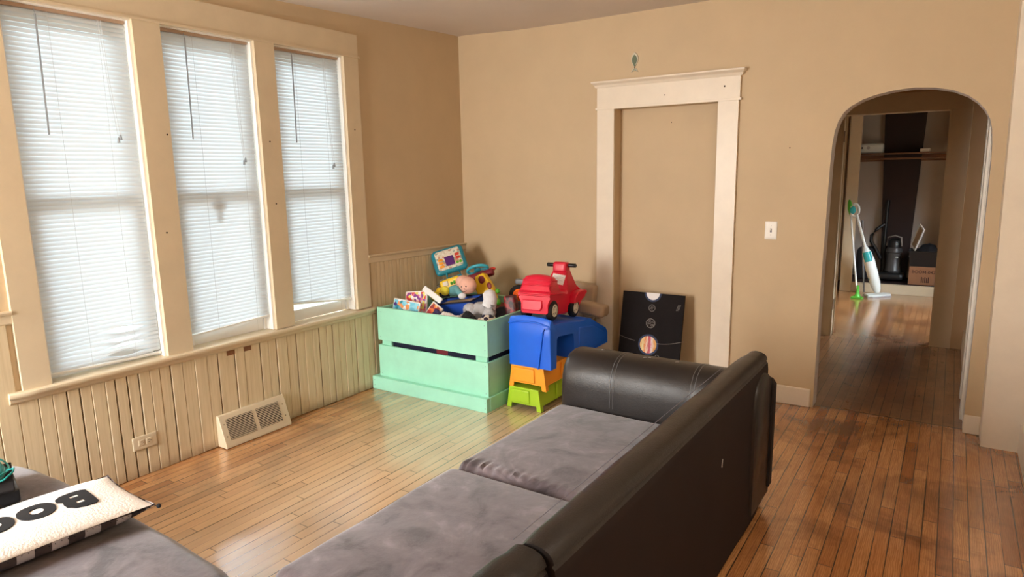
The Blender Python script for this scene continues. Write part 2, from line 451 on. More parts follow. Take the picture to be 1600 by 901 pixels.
# back wall: y 0..12 cm, with filled doorway recess and the arched opening
XL, XR = 2.89, 3.722
arch = [(XL, 0), (XL+.003, .8), (2.903, 1.60), (2.908, 1.72), (2.917, 1.80), (2.934, 1.862), (2.962, 1.912), (3.0, 1.948), (3.06, 1.981), (3.13, 2.004), (3.22, 2.022), (3.327, 2.03),
        (3.43, 2.021), (3.52, 1.999), (3.59, 1.965), (3.64, 1.925), (3.675, 1.882), (3.70, 1.832), (3.714, 1.775), (3.721, 1.70), (3.725, 1.6), (XR+.004, .8), (XR, 0)]
bm = B(); HB = 2.8
prism(bm, [(-.16, 0), (1.435, 0), (1.435, HB), (-.16, HB)], 'y', 0, .14)
prism(bm, [(1.435, 2.03), (2.195, 2.03), (2.195, HB), (1.435, HB)], 'y', 0, .14)
prism(bm, [(1.40, 0), (2.23, 0), (2.23, 2.06), (1.40, 2.06)], 'y', .1, .139)
prism(bm, [(2.195, 0)] + [(2.195, HB), (4.2, HB), (4.2, 0)] + arch[::-1], 'y', 0, .14, 0, lambda i: 1 if 4 <= i < 4+len(arch)-1 else 0)
struct('wall_back', bm, ['wall', 'plaster'])
# right stub wall + right wall
bm = B()
prism(bm, [(3.805, 0), (3.772, 2.8), (4.0, 2.8), (4.0, 0)], 'y', -.19, 0)
box(bm, 3.99, 4.12, -6.2, 0, 0, 2.8)
struct('wall_right', bm, 'trim')
# wall behind the camera; its unseen opening is added to let in fill light
bm = B()
box(bm, 0, 4.0, -6.2, -6.08, 0, .7); box(bm, 0, 4, -6.2, -6.08, 2.3, 2.8)
for a, b in ((0, .15), (1.05, 4.0)): box(bm, a, b, -6.2, -6.08, .7, 2.3)
struct('wall_front', bm, 'wall')

# hall beyond the arch
bm = B()
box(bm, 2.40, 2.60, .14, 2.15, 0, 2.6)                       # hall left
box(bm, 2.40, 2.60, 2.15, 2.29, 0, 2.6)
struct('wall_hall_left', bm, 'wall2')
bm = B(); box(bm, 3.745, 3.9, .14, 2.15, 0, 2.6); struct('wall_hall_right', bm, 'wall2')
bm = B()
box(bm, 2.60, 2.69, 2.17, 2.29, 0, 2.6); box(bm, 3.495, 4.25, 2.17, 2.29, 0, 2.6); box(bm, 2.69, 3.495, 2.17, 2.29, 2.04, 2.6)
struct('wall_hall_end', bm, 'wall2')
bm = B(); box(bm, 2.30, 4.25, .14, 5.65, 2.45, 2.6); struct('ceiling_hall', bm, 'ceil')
# far room: left wall, right wall with a window opening (daylight on the far floor)
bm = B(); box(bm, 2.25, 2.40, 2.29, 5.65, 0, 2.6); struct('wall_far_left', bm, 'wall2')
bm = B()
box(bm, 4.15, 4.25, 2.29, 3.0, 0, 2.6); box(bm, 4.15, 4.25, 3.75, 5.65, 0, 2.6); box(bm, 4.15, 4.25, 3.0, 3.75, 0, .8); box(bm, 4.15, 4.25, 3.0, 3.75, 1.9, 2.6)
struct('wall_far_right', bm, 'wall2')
# closet: front wall, raised floor, back and side walls
bm = B()
box(bm, 3.58, 4.15, 4.78, 4.88, 0, 2.6); box(bm, 2.40, 3.58, 4.78, 4.88, 2.3, 2.6)
struct('wall_closet_front', bm, 'wall2')
bm = B(); box(bm, 2.40, 3.72, 4.80, 5.5, 0, .115); struct('floor_closet', bm, 'board')
bm = B(); box(bm, 2.40, 3.8, 5.46, 5.6, .115, 2.6); box(bm, 3.70, 3.8, 4.88, 5.46, .115, 2.6); box(bm, 2.40, 2.43, 4.88, 5.46, .115, 2.6)
struct('wall_closet', bm, 'closet')

# ---- trims
def trim(i, bm, m='trim', label='', bevel=.003):
    n = 'trim_%d' % i
    LAB[n] = (label, 'trim')
    return struct(n, bm, m, bevel=bevel)
# window casing: sides, mullions, head
bm = B()
yA, yH = -1.18, -3.417
edges = [(yH, WIN[0][0]), (WIN[0][1], WIN[1][0]), (WIN[1][1], WIN[2][0]), (WIN[2][1], yA)]
for a, b in edges: box(bm, -.002, .022, a, b, ZS, ZH)
box(bm, -.002, .024, yH-.02, yA, ZH, 2.541)
box(bm, -.002, .032, yH-.02, yA+.012, ZH-.004, ZH+.008)
for y, z in ((-2.60, 1.82), (-2.66, 1.30), (-1.955, 1.80), (-1.945, 1.42), (-1.36, 2.43), (-2.1, 2.46), (-2.62, 2.45), (-1.245, 1.9)):
    lathe(bm, [(.005, 0), (.005, .0012)], 10, 1, Matrix.Translation((.0225, y, z)) @ Matrix.Rotation(PI/2, 4, 'Y'))
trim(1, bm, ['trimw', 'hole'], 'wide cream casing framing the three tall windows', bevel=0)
# stool + apron
bm = B()
n = 40; y0, y1 = -3.475, -1.12
def stz(t): return ZS + .004 - .012*t
for (a0, a1, za, zb) in ((-.15, .05, 0, -.028),):
    ring = []
    for i in range(n+1):
        t = i/n; y = y0+(y1-y0)*t; z = stz(t)
        e = .02 if (i == 0 or i == n) else 0
        pr = [(a0, z), (a1-.008-e, z), (a1-.002-e, z-.005), (a1-e, z-.014), (a1-.003-e, z-.022), (a1-.01-e, z-.03), (.028, z-.032), (.026, z-.046), (.016, z-.056), (a0, z-.056)]
        ring.append([bm.verts.new((x, y, zz)) for x, zz in pr])
    k = len(pr)
    for R0, R1 in zip(ring, ring[1:]):
        for q in range(k): bm.faces.new((R0[q], R0[(q+1) % k], R1[(q+1) % k], R1[q]))
    bm.faces.new(ring[0]); bm.faces.new(ring[-1][::-1])
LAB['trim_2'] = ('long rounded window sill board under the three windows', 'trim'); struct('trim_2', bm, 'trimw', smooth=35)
# chair rails
def rail(i, ya, yb, za, zb, label):
    bm = B(); pr = [(-.001, 0), (.026, 0), (.03, -.006), (.026, -.016), (.018, -.02), (.018, -.056), (.012, -.062), (-.001, -.062)]
    A = [bm.verts.new((x, ya, za+z)) for x, z in pr]; Bv = [bm.verts.new((x, yb, zb+z)) for x, z in pr]
    bm.faces.new(A); bm.faces.new(Bv[::-1])
    for q in range(len(pr)): bm.faces.new((A[q], Bv[q], Bv[(q+1) % len(pr)], A[(q+1) % len(pr)]))
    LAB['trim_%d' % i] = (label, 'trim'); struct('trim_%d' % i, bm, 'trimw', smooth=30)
rail(3, yA, 0, 1.007, .985, 'chair rail capping the beadboard between the window and the back corner')
rail(4, -6.08, yH, 1.01, 1.007, 'chair rail capping the beadboard at the far left edge')
# beadboard wainscot: individual boards with gaps, under windows and up to the rail
bm = B()
dark = [-3.238, -3.179, -3.012, -2.951, -2.891, -2.717, -2.431, -2.32, -2.142, -2.021, -1.865, -1.674, -1.556, -1.341, -1.159]
light = [-3.3, -3.126, -3.061, -2.831, -2.778, -2.647, -2.575, -2.5, -2.254, -2.08, -1.94, -1.796, -1.73, -1.61, -1.5, -1.445, -1.39, -1.282, -1.22]
cr = sorted([(y, .0058) for y in dark] + [(y, .0012) for y in light])
y = -3.36; left = []
while y > -6.0: left.append((y, random.choice([.001, .0015, .003]))); y -= .082
right = [(-1.10+.043*i, .0012 if i % 2 else .0022) for i in range(25)]
cr = sorted(left) + cr + right
ys = [-6.08] + [c[0] for c in cr] + [-.001]; gs = [.001] + [c[1] for c in cr] + [0]
for i in range(len(ys)-1):
    a, b = ys[i]+gs[i]/2, ys[i+1]-gs[i+1]/2
    if b-a < .006: continue
    top = .945 if (b < yH+.005 or a > yA-.005) else ZS-.03
    if a < yA < b: top = ZS-.03
    e = .003; d = .012 + random.uniform(-.0012, .0012)
    prism(bm, [(.0005, a), (d-e, a), (d, a+e), (d, b-e), (d-e, b), (.0005, b)], 'z', .002+random.uniform(0, .004), top)
box(bm, .0002, .0008, -6.08, -.001, .001, .6, 1)
box(bm, .008, .0135, -2.372, -2.318, .537, .568, 2); box(bm, .008, .0135, -2.255, -2.205, .537, .568, 2)
o = struct('wall_left_wainscot', bm, ['bead', 'dark', 'brown']); tag(o, 'cream painted beadboard boarding below the windows', 'wainscot', kind='structure')
# doorway trim on the back wall
bm = B()
dx = (1.298, 1.4345, 2.195, 2.331)
box(bm, dx[0], dx[1], -.022, 0, 0, 2.032); box(bm, dx[2], dx[3], -.022, 0, 0, 2.032)
box(bm, 1.287, 2.347, -.03, 0, 2.03, 2.045)
box(bm, 1.297, 2.337, -.022, 0, 2.045, 2.19)
lathe(bm, [(.006, 0), (.006, .0015)], 10, 1, Matrix.Translation((2.235, -.022, 2.125)) @ Matrix.Rotation(PI/2, 4, 'X'))
lathe(bm, [(.004, 0), (.004, .0015)], 10, 1, Matrix.Translation((1.82, -.022, 2.10)) @ Matrix.Rotation(PI/2, 4, 'X'))
# crown cap with mitred returns
cap = [(0, 2.185), (.024, 2.187), (.03, 2.196), (.034, 2.206), (.05, 2.214), (.058, 2.22), (.06, 2.23), (0, 2.23)]
rings = []
for d, z in cap:
    e = d*.62
    rings.append([bm.verts.new(p) for p in ((1.3-e, 0, z), (1.3-e, -d-.001, z), (2.334+e, -d-.001, z), (2.334+e, 0, z))])
for R0, R1 in zip(rings, rings[1:]):
    for q in range(3): bm.faces.new((R0[q], R0[q+1], R1[q+1], R1[q]))
bm.faces.new(rings[-1]); bm.faces.new(rings[0])
LAB['trim_5'] = ('cream casing with crowned head round the filled-in doorway', 'trim'); struct('trim_5', bm, ['trim', 'hole'], bevel=.0015)
# baseboards
def baseb(name, pts, label):
    bm = B()
    for q in pts: box(bm, *q)
    LAB[name] = (label, 'baseboard'); struct(name, bm, 'trim', bevel=.006)
baseb('baseboard_back', [(2.331, XL-.018, -.016, .02, 0, .125)], 'white baseboard between the doorway casing and the arch')
baseb('baseboard_arch', [(XR-.002, 3.806, -.014, .0, 0, .115)], 'short white baseboard between the arch and the wall end')
baseb('baseboard_right', [(3.975, 3.995, -6, -.19, 0, .17)], 'white baseboard at the right edge beside the wall end')
baseb('baseboard_hall', [(3.728, 3.75, .9, 2.17, 0, .17)], 'white baseboard low on the hall wall inside the arch')
bm = B(); box(bm, .0, 1.298, -.014, 0, 0, .125); LAB['baseboard_corner'] = ('white baseboard behind the toy crate', 'baseboard'); struct('baseboard_corner', bm, 'trim', bevel=.004)
# hall door casing on its right wall (seen edge on), three-step moulding
bm = B(); box(bm, 3.722, 3.747, .2, .42, 0, 2.15); box(bm, 3.708, 3.724, .24, .38, 0, 2.13); box(bm, 3.722, 3.747, .62, .86, 0, 2.15); box(bm, 3.71, 3.724, .68, .8, 0, 2.13)
trim(6, bm, 'white', 'white stepped door moulding just inside the right of the arch')
# casing of the opening at the end of the hall
bm = B()
box(bm, 3.495, 3.645, 2.15, 2.172, 0, 2.04); box(bm, 2.60, 2.688, 2.15, 2.172, 0, 2.04)
box(bm, 2.60, 3.645, 2.15, 2.172, 2.04, 2.195)
box(bm, 3.488, 3.496, 2.155, 2.29, 0, 2.04); box(bm, 2.688, 2.696, 2.155, 2.29, 0, 2.04); box(bm, 2.69, 3.495, 2.155, 2.29, 2.034, 2.04)
box(bm, 2.688, 2.706, 2.235, 2.25, 0, 2.036)
for z in (.25, 1.80): box(bm, 2.696, 2.700, 2.165, 2.215, z, z+.10, 1)
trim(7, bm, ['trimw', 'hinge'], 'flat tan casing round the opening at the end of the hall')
# closet casing and curb
bm = B(); box(bm, 2.43, 2.565, 4.755, 4.80, 0, 2.3); box(bm, 2.565, 3.58, 4.77, 4.82, 0, .118); box(bm, 2.565, 3.58, 4.755, 4.8, 2.3, 2.42)
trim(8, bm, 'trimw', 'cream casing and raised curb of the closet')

# ---- windows: each frame, two sashes, panes
for i, (a, b) in enumerate(WIN):
    n = 'window_%d' % (i+1)
    bm = B(); fr = .012
    box(bm, -.158, -.0, a, a+fr, ZS, ZH); box(bm, -.158, -.0, b-fr, b, ZS, ZH); box(bm, -.158, 0, a+fr, b-fr, ZH-.012, ZH)
    box(bm, -.125, -.062, a+fr, a+fr+.016, ZS, ZH-.012); box(bm, -.125, -.062, b-fr-.016, b-fr, ZS, ZH-.012)
    w = struct(n, bm, 'white'); tag(w, ['white window nearest the left edge, its blind hanging to the sill', 'white window in the middle of the three', 'white window nearest the back corner, bare glass showing at the bottom'][i], 'window', kind='structure')
    zm = 1.515; p0, p1 = a+.03, b-.03
    def sash(z0, z1, x0, x1, name, bot):
        bm = B(); s = .04
        box(bm, x0, x1, p0, p0+s, z0, z1); box(bm, x0, x1, p1-s, p1, z0, z1)
        box(bm, x0, x1, p0+s, p1-s, z0, z0+bot); box(bm, x0, x1, p0+s, p1-s, z1-.04, z1)
        f = obj(name, bm, 'white', w, bevel=.002)
        bm = B(); box(bm, (x0+x1)/2-.002, (x0+x1)/2+.002, p0+s, p1-s, z0+bot, z1-.04); obj('pane', bm, 'glass', f)
    sash(ZS-.001, zm+.02, -.105, -.075, 'lower_sash', .075)
    sash(zm-.02, ZH-.012, -.14, -.11, 'upper_sash', .04)

# ================================================================== BLINDS
def blind(i, a, b, zbl, zbr, label, wand_y, tas, lad, crumple=False):
    t = thing('window_blind', label, 'blind', (-.032, (a+b)/2, ZH), group='mini blinds in the three windows')
    w = b-a; xb = 0.; zt = 2.372-ZH
    def L(y): return y-(a+b)/2
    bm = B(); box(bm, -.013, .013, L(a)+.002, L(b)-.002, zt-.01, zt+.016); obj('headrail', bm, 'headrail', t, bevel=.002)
    bm = B(); sp = .0212; sw = .0255; z = zt-.022; nseg = 14
    rnd = random.Random(i)
    zl, zr = zbl-ZH+.02, zbr-ZH+.02
    k = 0; K = 0
    zz = []
    q = z
    while q > max(zl, zr): zz.append((q, q)); q -= sp
    # fan out the last few to a skewed bottom
    nl = int((max(zl, zr)-min(zl, zr))/sp)
    for m in range(nl):
        f = (m+1)/(nl+.5)
        zz.append((q+sp - (q+sp-zl)*f if zl < zr else q, q+sp-(q+sp-zr)*f if zr < zl else q))
    for s_, (z0, z1) in enumerate(zz):
        ti = math.radians(63 + rnd.uniform(-2.5, 2.5)); fromend = len(zz)-s_
        tw = 0
        rows = []
        for j in range(nseg+1):
            u = j/nseg; yy = L(a)+.003+(w-.006)*u; zc = z0+(z1-z0)*u
            tj = ti
            if crumple and fromend < 9:
                bmp = math.exp(-((u-.66)/.16)**2)
                zc += -.010*bmp*(1 if fromend % 2 else -.7) + .004*S(u*9+s_)
                tj = ti - bmp*.9*(1 if fromend % 3 else -.5)
            pr = []
            for c in (-1, -.35, .35, 1):
                cu = .0040*(1-c*c)
                dx_ = c*sw/2*Cc(tj)+cu*S(tj); dz_ = -c*sw/2*S(tj)+cu*Cc(tj)
                pr.append(bm.verts.new((xb+dx_, yy, zc+dz_)))
            rows.append(pr)
        for R0, R1 in zip(rows, rows[1:]):
            for c in range(3): bm.faces.new((R0[c], R0[c+1], R1[c+1], R1[c]))
    obj('slats', bm, 'slat', t, smooth=60)
    bm = B(); pr = []
    for yy, zc in ((L(a)+.003, zl-.014), (L(b)-.003, zr-.014)):
        pr.append([bm.verts.new((x, yy, zc+z_)) for x, z_ in ((-.012, -.006), (.012, -.006), (.013, .003), (0, .007), (-.013, .003))])
    for q in range(5): bm.faces.new((pr[0][q], pr[0][(q+1) % 5], pr[1][(q+1) % 5], pr[1][q]))
    bm.faces.new(pr[0]); bm.faces.new(pr[1][::-1]); obj('bottom_rail', bm, 'white', t)
    bm = B(); tube(bm, [(.02, L(wand_y), zt-.03), (.021, L(wand_y)-.004, zt-.3), (.02, L(wand_y)-.008, zt-.57)], .0042, 6); tube(bm, [(.012, L(wand_y), zt-.005), (.02, L(wand_y), zt-.03)], .002, 6)
    obj('tilt_wand', bm, 'wand', t, smooth=40)
    ty, tz = tas; bm = B()
    y0 = L(ty)-.03
    tube(bm, [(.014, y0, zt-.01), (.018, y0+.01, (zt+tz-ZH)/2), (.018, L(ty), tz-ZH)], .0011, 5); tube(bm, [(.014, y0+.012, zt-.01), (.018, y0+.018, (zt+tz-ZH)/2), (.018, L(ty)+.012, tz-ZH+.014)], .0011, 5)
    lc = obj('lift_cord', bm, 'cord', t)
    bm = B()
    for dy, dz in ((0, 0), (.012, .014)): lathe(bm, [(.002, 0), (.005, -.006), (.0075, -.026), (.006, -.028)], 10, 0, Matrix.Translation((.018, L(ty)+dy, tz-ZH+dz)))
    each('tassel', bm, 'wand', lc, smooth=40)
    bm = B(); zb = min(zl, zr)
    for y in lad:
        u = (y-a)/w; zb = zl+(zr-zl)*u-.012
        for dx_ in (-.0125, .0125): tube(bm, [(dx_, L(y), zt-.01), (dx_, L(y), zb)], .0009, 4)
    each('ladder_cord', bm, 'cord', t)
blind(0, -3.284, -2.737, .655, .640, 'white mini blind nearest the left edge with crumpled bottom slats on the sill', -3.143, (-2.837, 1.80), (-3.09, -2.872), True)
blind(1, -2.562, -2.030, .690, .712, 'white mini blind in the middle window with a dark cross shadow', -2.426, (-2.122, 1.69), (-2.38, -2.115))
blind(2, -1.856, -1.326, .752, .700, 'white mini blind nearest the corner, hanging crooked above bare glass', -1.716, (-1.43, 1.66), (-1.69, -1.46))
# dark cross ornament between blind and glass
bm = B(); prism(bm, [(-.014, -.08), (.014, -.08), (.014, .0), (.045, .0), (.045, .03), (.014, .03), (.014, .075), (-.014, .075), (-.014, .03), (-.045, .03), (-.045, .0), (-.014, .0)], 'x', -.003, .003)
o = obj('cross_ornament', bm, 'blackp', loc=(-.056, -2.300, 1.42)); tag(o, 'dark cross shaped ornament behind the slats of the middle blind', 'ornament')

# ================================================================== WALL FITTINGS
# floor register
t = thing('floor_register', 'cream sloped metal heating register on the floor under the windows', 'vent', (.014, -2.25, 0))
Lh = .232
bm = B(); pr = [(0, .005), (.085, .005), (.085, .02), (.022, .195), (0, .195)]
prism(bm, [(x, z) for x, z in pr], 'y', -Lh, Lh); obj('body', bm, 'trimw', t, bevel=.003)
ang = math.atan2(.175, .063); fx, fz = Cc(ang), S(ang)
def RP(u, v, d=0):  # u along y, v up the sloped face 0..1, d out
    return (.085-.063*v + S(ang)*d, u, .02+.175*v+Cc(ang)*d)
bm = B()
for (u0, u1) in ((-.195, -.012), (.012, .178)):
    vs = [bm.verts.new(RP(*q, .0012)) for q in ((u0, .16), (u1, .16), (u1, .84), (u0, .84))]; bm.faces.new(vs)
obj('grille_opening', bm, 'dark', t)
for (u0, u1) in ((-.195, -.012), (.012, .178)):
    bm = B(); nL = 13
    for q in range(nL):
        v = .16+.68*(q+.5)/nL
        tube(bm, [RP(u0, v, .0035), RP(u1, v, .0035)], .0024, 5)
    obj('louvers', bm, 'trimw', t)
bm = B()
for u in (-.21, .205):
    for v in (.3, .7): lathe(bm, [(.0035, 0), (.0035, .0016)], 10, 0, Matrix.Translation(RP(u, v, .0005)) @ Matrix.Rotation(PI/2-.3, 4, 'Y'))
each('screw', bm, 'hinge', t)
# duplex outlet laid horizontally
t = thing('wall_outlet', 'cream duplex power outlet set sideways in the beadboard', 'outlet', (.0125, -2.90, .19))
bm = B(); rbox(bm, (0, -.066, -.038), (.006, .066, .038), .004, 6); obj('cover_plate', bm, 'trimw', t, smooth=60)
for s in (-1, 1):
    bm = B(); rbox(bm, (.004, s*.02-.0165, -.017), (.008, s*.02+.0165, .017), .0035, 6); q = obj('receptacle', bm, 'trimw', t, smooth=60)
    bm = B()
    for dz in (-.006, .006): box(bm, .0078, .0084, s*.02-.0055, s*.02+.0035, dz-.0011, dz+.0011)
    lathe(bm, [(.0026, 0), (.0026, .0006)], 10, 0, Matrix.Translation((.0078, s*.02+.009, 0)) @ Matrix.Rotation(PI/2, 4, 'Y'))
    each('slot', bm, 'hole', q)
# light switch
t = thing('light_switch', 'white toggle light switch on the tan wall left of the arch', 'switch', (2.57, 0, 1.176))
bm = B(); rbox(bm, (-.039, -.007, -.06), (.039, 0, .06), .004, 6); obj('cover_plate', bm, 'white', t, smooth=60)
bm = B(); box(bm, -.006, .006, -.0075, -.006, -.013, .013); obj('toggle_slot', bm, 'print', t)
bm = B(); prism(bm, [(-.007, -.004), (-.017, .006), (-.017, .011), (-.007, .005)], 'x', -.0042, .0042); obj('toggle', bm, 'white', t, bevel=.001)
bm = B()
for z in (-.03, .03): lathe(bm, [(.003, 0), (.003, .001)], 10, 0, Matrix.Translation((0, -.007, z)) @ Matrix.Rotation(PI/2, 4, 'X'))
each('screw', bm, 'steel', t)
# fish plaque hung nose-up
t = thing('fish_plaque', 'small silver and green glass fish hanging nose up above the doorway', 'wall ornament', (1.585, 0, 2.345))
out = []
for k in range(13): a = k/12; out.append((.026*S(PI*a**.8)*1.0+.001, .068-.105*a))
rt = [(x, z) for x, z in out] + [(.012, -.042), (.028, -.068), (.02, -.066), (.006, -.058)]
fishp = rt + [(-x, z) for x, z in rt[::-1]]
bm = B(); prism(bm, fishp, 'y', -.008, 0); obj('pewter_body', bm, 'fishs', t, bevel=.002)
bm = B(); prism(bm, [(.019*S(PI*(k/12)**.8), .052-.082*k/12) for k in range(13)] + [(-.019*S(PI*(k/12)**.8), .052-.082*k/12) for k in range(11, 0, -1)], 'y', -.0105, -.007); obj('glass_belly', bm, 'fishg', t, bevel=.001)
bm = B()
for x in (-.012, -.004, .004, .012): tube(bm, [(x*.4, -.0085, -.045), (x*1.4, -.0085, -.063)], .0014, 5)
each('tail_rib', bm, 'fishg', t)
# nail heads in the wall
for p in ((1.83, .0995, 1.92), (2.66, -.0005, 1.71)):
    bm = B(); lathe(bm, [(.004, 0), (.004, .001)], 8, 0, Matrix.Rotation(PI/2, 4, 'X'))
    obj('nail_head', bm, 'hole', bpy.data.objects['wall_back'], loc=p)

# ================================================================== CANVAS
lean = math.atan2(.13, .685)
t = thing('canvas_painting', 'black canvas of planets leaning in the filled-in doorway', 'painting', (1.768, -.16, .001), (-lean, 0, 0))
cw, ch = .478, .70
bm = B(); box(bm, -cw/2, cw/2, 0, .022, 0, ch); obj('canvas', bm, 'black', t, bevel=.003)
def disc(bm, cx, cz, r, y=-.0012, half=False, n=40, mi=0):
    a0, a1 = (PI, 2*PI) if half else (0, 2*PI)
    pts = [(cx+r*Cc(a0+(a1-a0)*k/n), cz+r*S(a0+(a1-a0)*k/n)) for k in range(n+1 if half else n)]
    prism(bm, pts, 'y', y, y+.0014, mi)
def ringc(bm, cx, cz, r, w=.0022, y=-.0012, a0=0, a1=2*PI, n=40):
    pts = [(cx+r*Cc(a0+(a1-a0)*k/n), y, cz+r*S(a0+(a1-a0)*k/n)) for k in range(n if a1-a0 > 6.2 else n+1)]
    tube(bm, pts, w/2, 4, closed=a1-a0 > 6.2)
bm = B(); disc(bm, .0, ch, .066, -.0012, True); obj('painted_halo', bm, 'navyp', t)
bm = B(); disc(bm, .0, ch, .052, -.0022, True); obj('painted_sun', bm, 'sunp', t)
bm = B(); ringc(bm, 0, .588, .024)
for dx_ in (-.008, 0, .008): tube(bm, [(dx_-.006, -.0012, .578), (dx_+.004, -.0012, .6)], .0007, 4)
ringc(bm, .0, .475, .034); ringc(bm, 0.0, .475, .030, .001)
for dz in (-.018, -.008, .004, .014): tube(bm, [(-.024, -.0012, .475+dz), (-.004, -.0012, .475+dz+.006), (.008, -.0012, .475+dz-.002), (.024, -.0012, .475+dz+.004)], .0009, 4)
ringc(bm, .07, .232, .015)
ringc(bm, .05, .90, .57, .0018, a0=math.radians(258), a1=math.radians(292)); ringc(bm, -.05, .90, .57, .0016, a0=math.radians(246), a1=math.radians(264))
for q in range(3): tube(bm, [(.185+.008*q, -.0012, .585), (.2+.008*q, -.0012, .63)], .0008, 4)
each('painted_line', bm, 'chalk', t)
bm = B(); disc(bm, -.005, .315, .078, -.0010); obj('planet_glow', bm, 'navyp', t)
bm = B(); disc(bm, -.005, .315, .064, -.0020); obj('painted_planet', bm, 'planet', t)

# ================================================================== SOFA
PV = Vector((2.92, -1.5, 0))
sofa = thing('sofa', 'dark brown leather sofa with grey suede seat seen from behind', 'sofa', tuple(PV), (0, 0, math.radians(-.9)))
def LB(): return bmesh.new()
def place(bm): bmesh.ops.translate(bm, vec=-PV, verts=bm.verts)
# base
bm = B(); box(bm, 2.04, 2.80, -4.42, -1.55, .05, .27); place(bm); obj('base_frame', bm, 'backfab', sofa, bevel=.01)
for (x, y) in ((2.03, -1.62), (2.85, -1.62), (2.10, -4.35), (2.85, -4.35), (2.85, -3.0)):
    bm = B(); lathe(bm, [(.022, 0), (.03, .06)], 16, 0, Matrix.Translation((x, y, .0))); place(bm); obj('leg', bm, 'blackp', sofa, smooth=40)
# arm: rounded roll profile along x
pf = [(-1.80, .07), (-1.80, .30), (-1.798, .44), (-1.797, .52), (-1.79, .575), (-1.772, .622), (-1.745, .655), (-1.71, .674), (-1.67, .682), (-1.62, .680), (-1.575, .668), (-1.54, .645), (-1.515, .61), (-1.505, .56), (-1.502, .45), (-1.50, .07)]
def armx(z): return 1.968
bm = B(); xs = [1.968, 1.972, 1.982, 2.0, 2.1, 2.24, 2.252, 2.264, 2.4, 2.635, 2.648, 2.66, 2.8, 2.925, 2.935]
sc = [.90, .955, .985, 1, 1.003, 1.002, .994, 1.002, 1.004, 1.002, .994, 1.002, 1, 1, .97]
rings = []; cy, cz = -1.65, .38
for x, s in zip(xs, sc):
    rings.append([bm.verts.new((x, cy+(y-cy)*s, max(.05, cz+(z-cz)*s if z > .1 else z))) for y, z in pf])
for R0, R1 in zip(rings, rings[1:]):
    for q in range(len(pf)-1): bm.faces.new((R0[q], R0[q+1], R1[q+1], R1[q]))
    bm.faces.new((R0[-1], R0[0], R1[0], R1[-1]))
bm.faces.new(rings[0]); bm.faces.new(rings[-1][::-1])
place(bm); arm = obj('armrest', bm, 'leather', sofa, smooth=60)
bm = B()
for x in (2.243, 2.261, 2.639, 2.657):
    pts = [(x, cy+(y-cy)*1.006, cz+(z-cz)*1.006) for y, z in pf[2:13]]
    tube(bm, pts, .0011, 5)
place(bm); each('stitch_line', bm, 'grey', arm)
# back panels
def backpanel(x0, x1, y0, y1, zt, name):
    bm = B()
    pr = [(x0, .08), (x0, .40), (x0+.002, zt-.05), (x0+.012, zt-.022), (x0+.032, zt-.005), (x0+.055, zt), (x1-.045, zt-.002), (x1-.022, zt-.01), (x1-.010, zt-.022), (x1-.006, zt-.034), (x1-.013, zt-.041), (x1-.004, zt-.05), (x1, zt-.08), (x1, .3), (x1+.002, .02), (x0, .02)]
    n = 26; rings = []
    for k in range(n+1):
        u = k/n; y = y0+(y1-y0)*u; e = min(u, 1-u)*n
        s = {0: .88, 1: .985}.get(int(e), 1.) if e < 2 else 1.
        w = .003*noise.noise(Vector((y*5, 1.3, 0)))
        cx_ = (x0+x1)/2
        yy = y if 0 < k < n else y
        rings.append([bm.verts.new((cx_+(x-cx_)*s+(w if x > cx_ else -w), yy, z if z < .1 else .3+(z-.3)*(1-(1-s)*.12)+w)) for x, z in pr])
    for R0, R1 in zip(rings, rings[1:]):
        for q in range(len(pr)):
            f = bm.faces.new((R0[q], R0[(q+1) % len(pr)], R1[(q+1) % len(pr)], R1[q])); f.material_index = 1 if 11 <= q <= 13 else 0
    bm.faces.new(rings[0]); bm.faces.new(rings[-1][::-1]); place(bm)
    o = obj(name, bm, ['leather', 'backfab'], sofa, smooth=55)
    return o
bk = backpanel(2.795, 2.92, -3.445, -1.512, .757, 'backrest')
bk2 = backpanel(2.775, 2.905, -4.42, -3.452, .752, 'backrest')
bm = B(); tube(bm, [(2.792+.002, y, .742) for y in (-1.84, -2.2, -2.9, -3.44)], .0012, 5); place(bm); obj('piping', bm, 'print', bk)
# far back flap
bm = B(); prism(bm, [(2.895, .10), (2.945, .10), (2.947, .60), (2.93, .625), (2.895, .63)], 'y', -1.535, -1.478); place(bm); obj('rear_flap', bm, 'backfab', sofa, bevel=.008)
# seat cushions
def cushion(x0, x1, y0, y1, zt, name, pucker=0, n=40, par=None, org=None, edge_r=.05, crown=.02, seedv=0., vis=None):
    bm = B()
    def fn(v, u):
        if v.co.z > zt-.06:
            v.co.z += crown*(1-u.x**2)*(1-u.y**2)**.7 - crown + .005*noise.noise(Vector((v.co.x*4+seedv, v.co.y*4, 1)))
            if pucker:
                d = v.co.y-y0; wv = S(v.co.x*2*PI/.042+2.2*noise.noise(Vector((v.co.x*22, 3, 0))))
                v.co.z += .011*wv*math.exp(-((d-.03)/.04)**2)*(.6+.8*noise.noise(Vector((v.co.x*9, 8, 1)))) - .018*math.exp(-(d/.022)**2)
            else:
                v.co.z += 0
    rbox(bm, (x0, y0, .26), (x1, y1, zt), edge_r, n, fn)
    if par is sofa: place(bm)
    elif org: bmesh.ops.translate(bm, vec=[-q for q in org], verts=bm.verts)
    return obj(name, bm, 'suede', par, smooth=70)
cushion(1.962, 2.80, -2.655, -1.80, .437, 'seat_cushion', 1, 90, sofa, crown=.014, edge_r=.035, seedv=1)
cushion(1.952, 2.80, -3.535, -2.658, .441, 'seat_cushion', 0, 50, sofa, crown=.02, edge_r=.045, seedv=5)
cushion(2.025, 2.80, -4.42, -3.538, .437, 'seat_cushion', 0, 30, sofa, crown=.018, edge_r=.05, seedv=9)
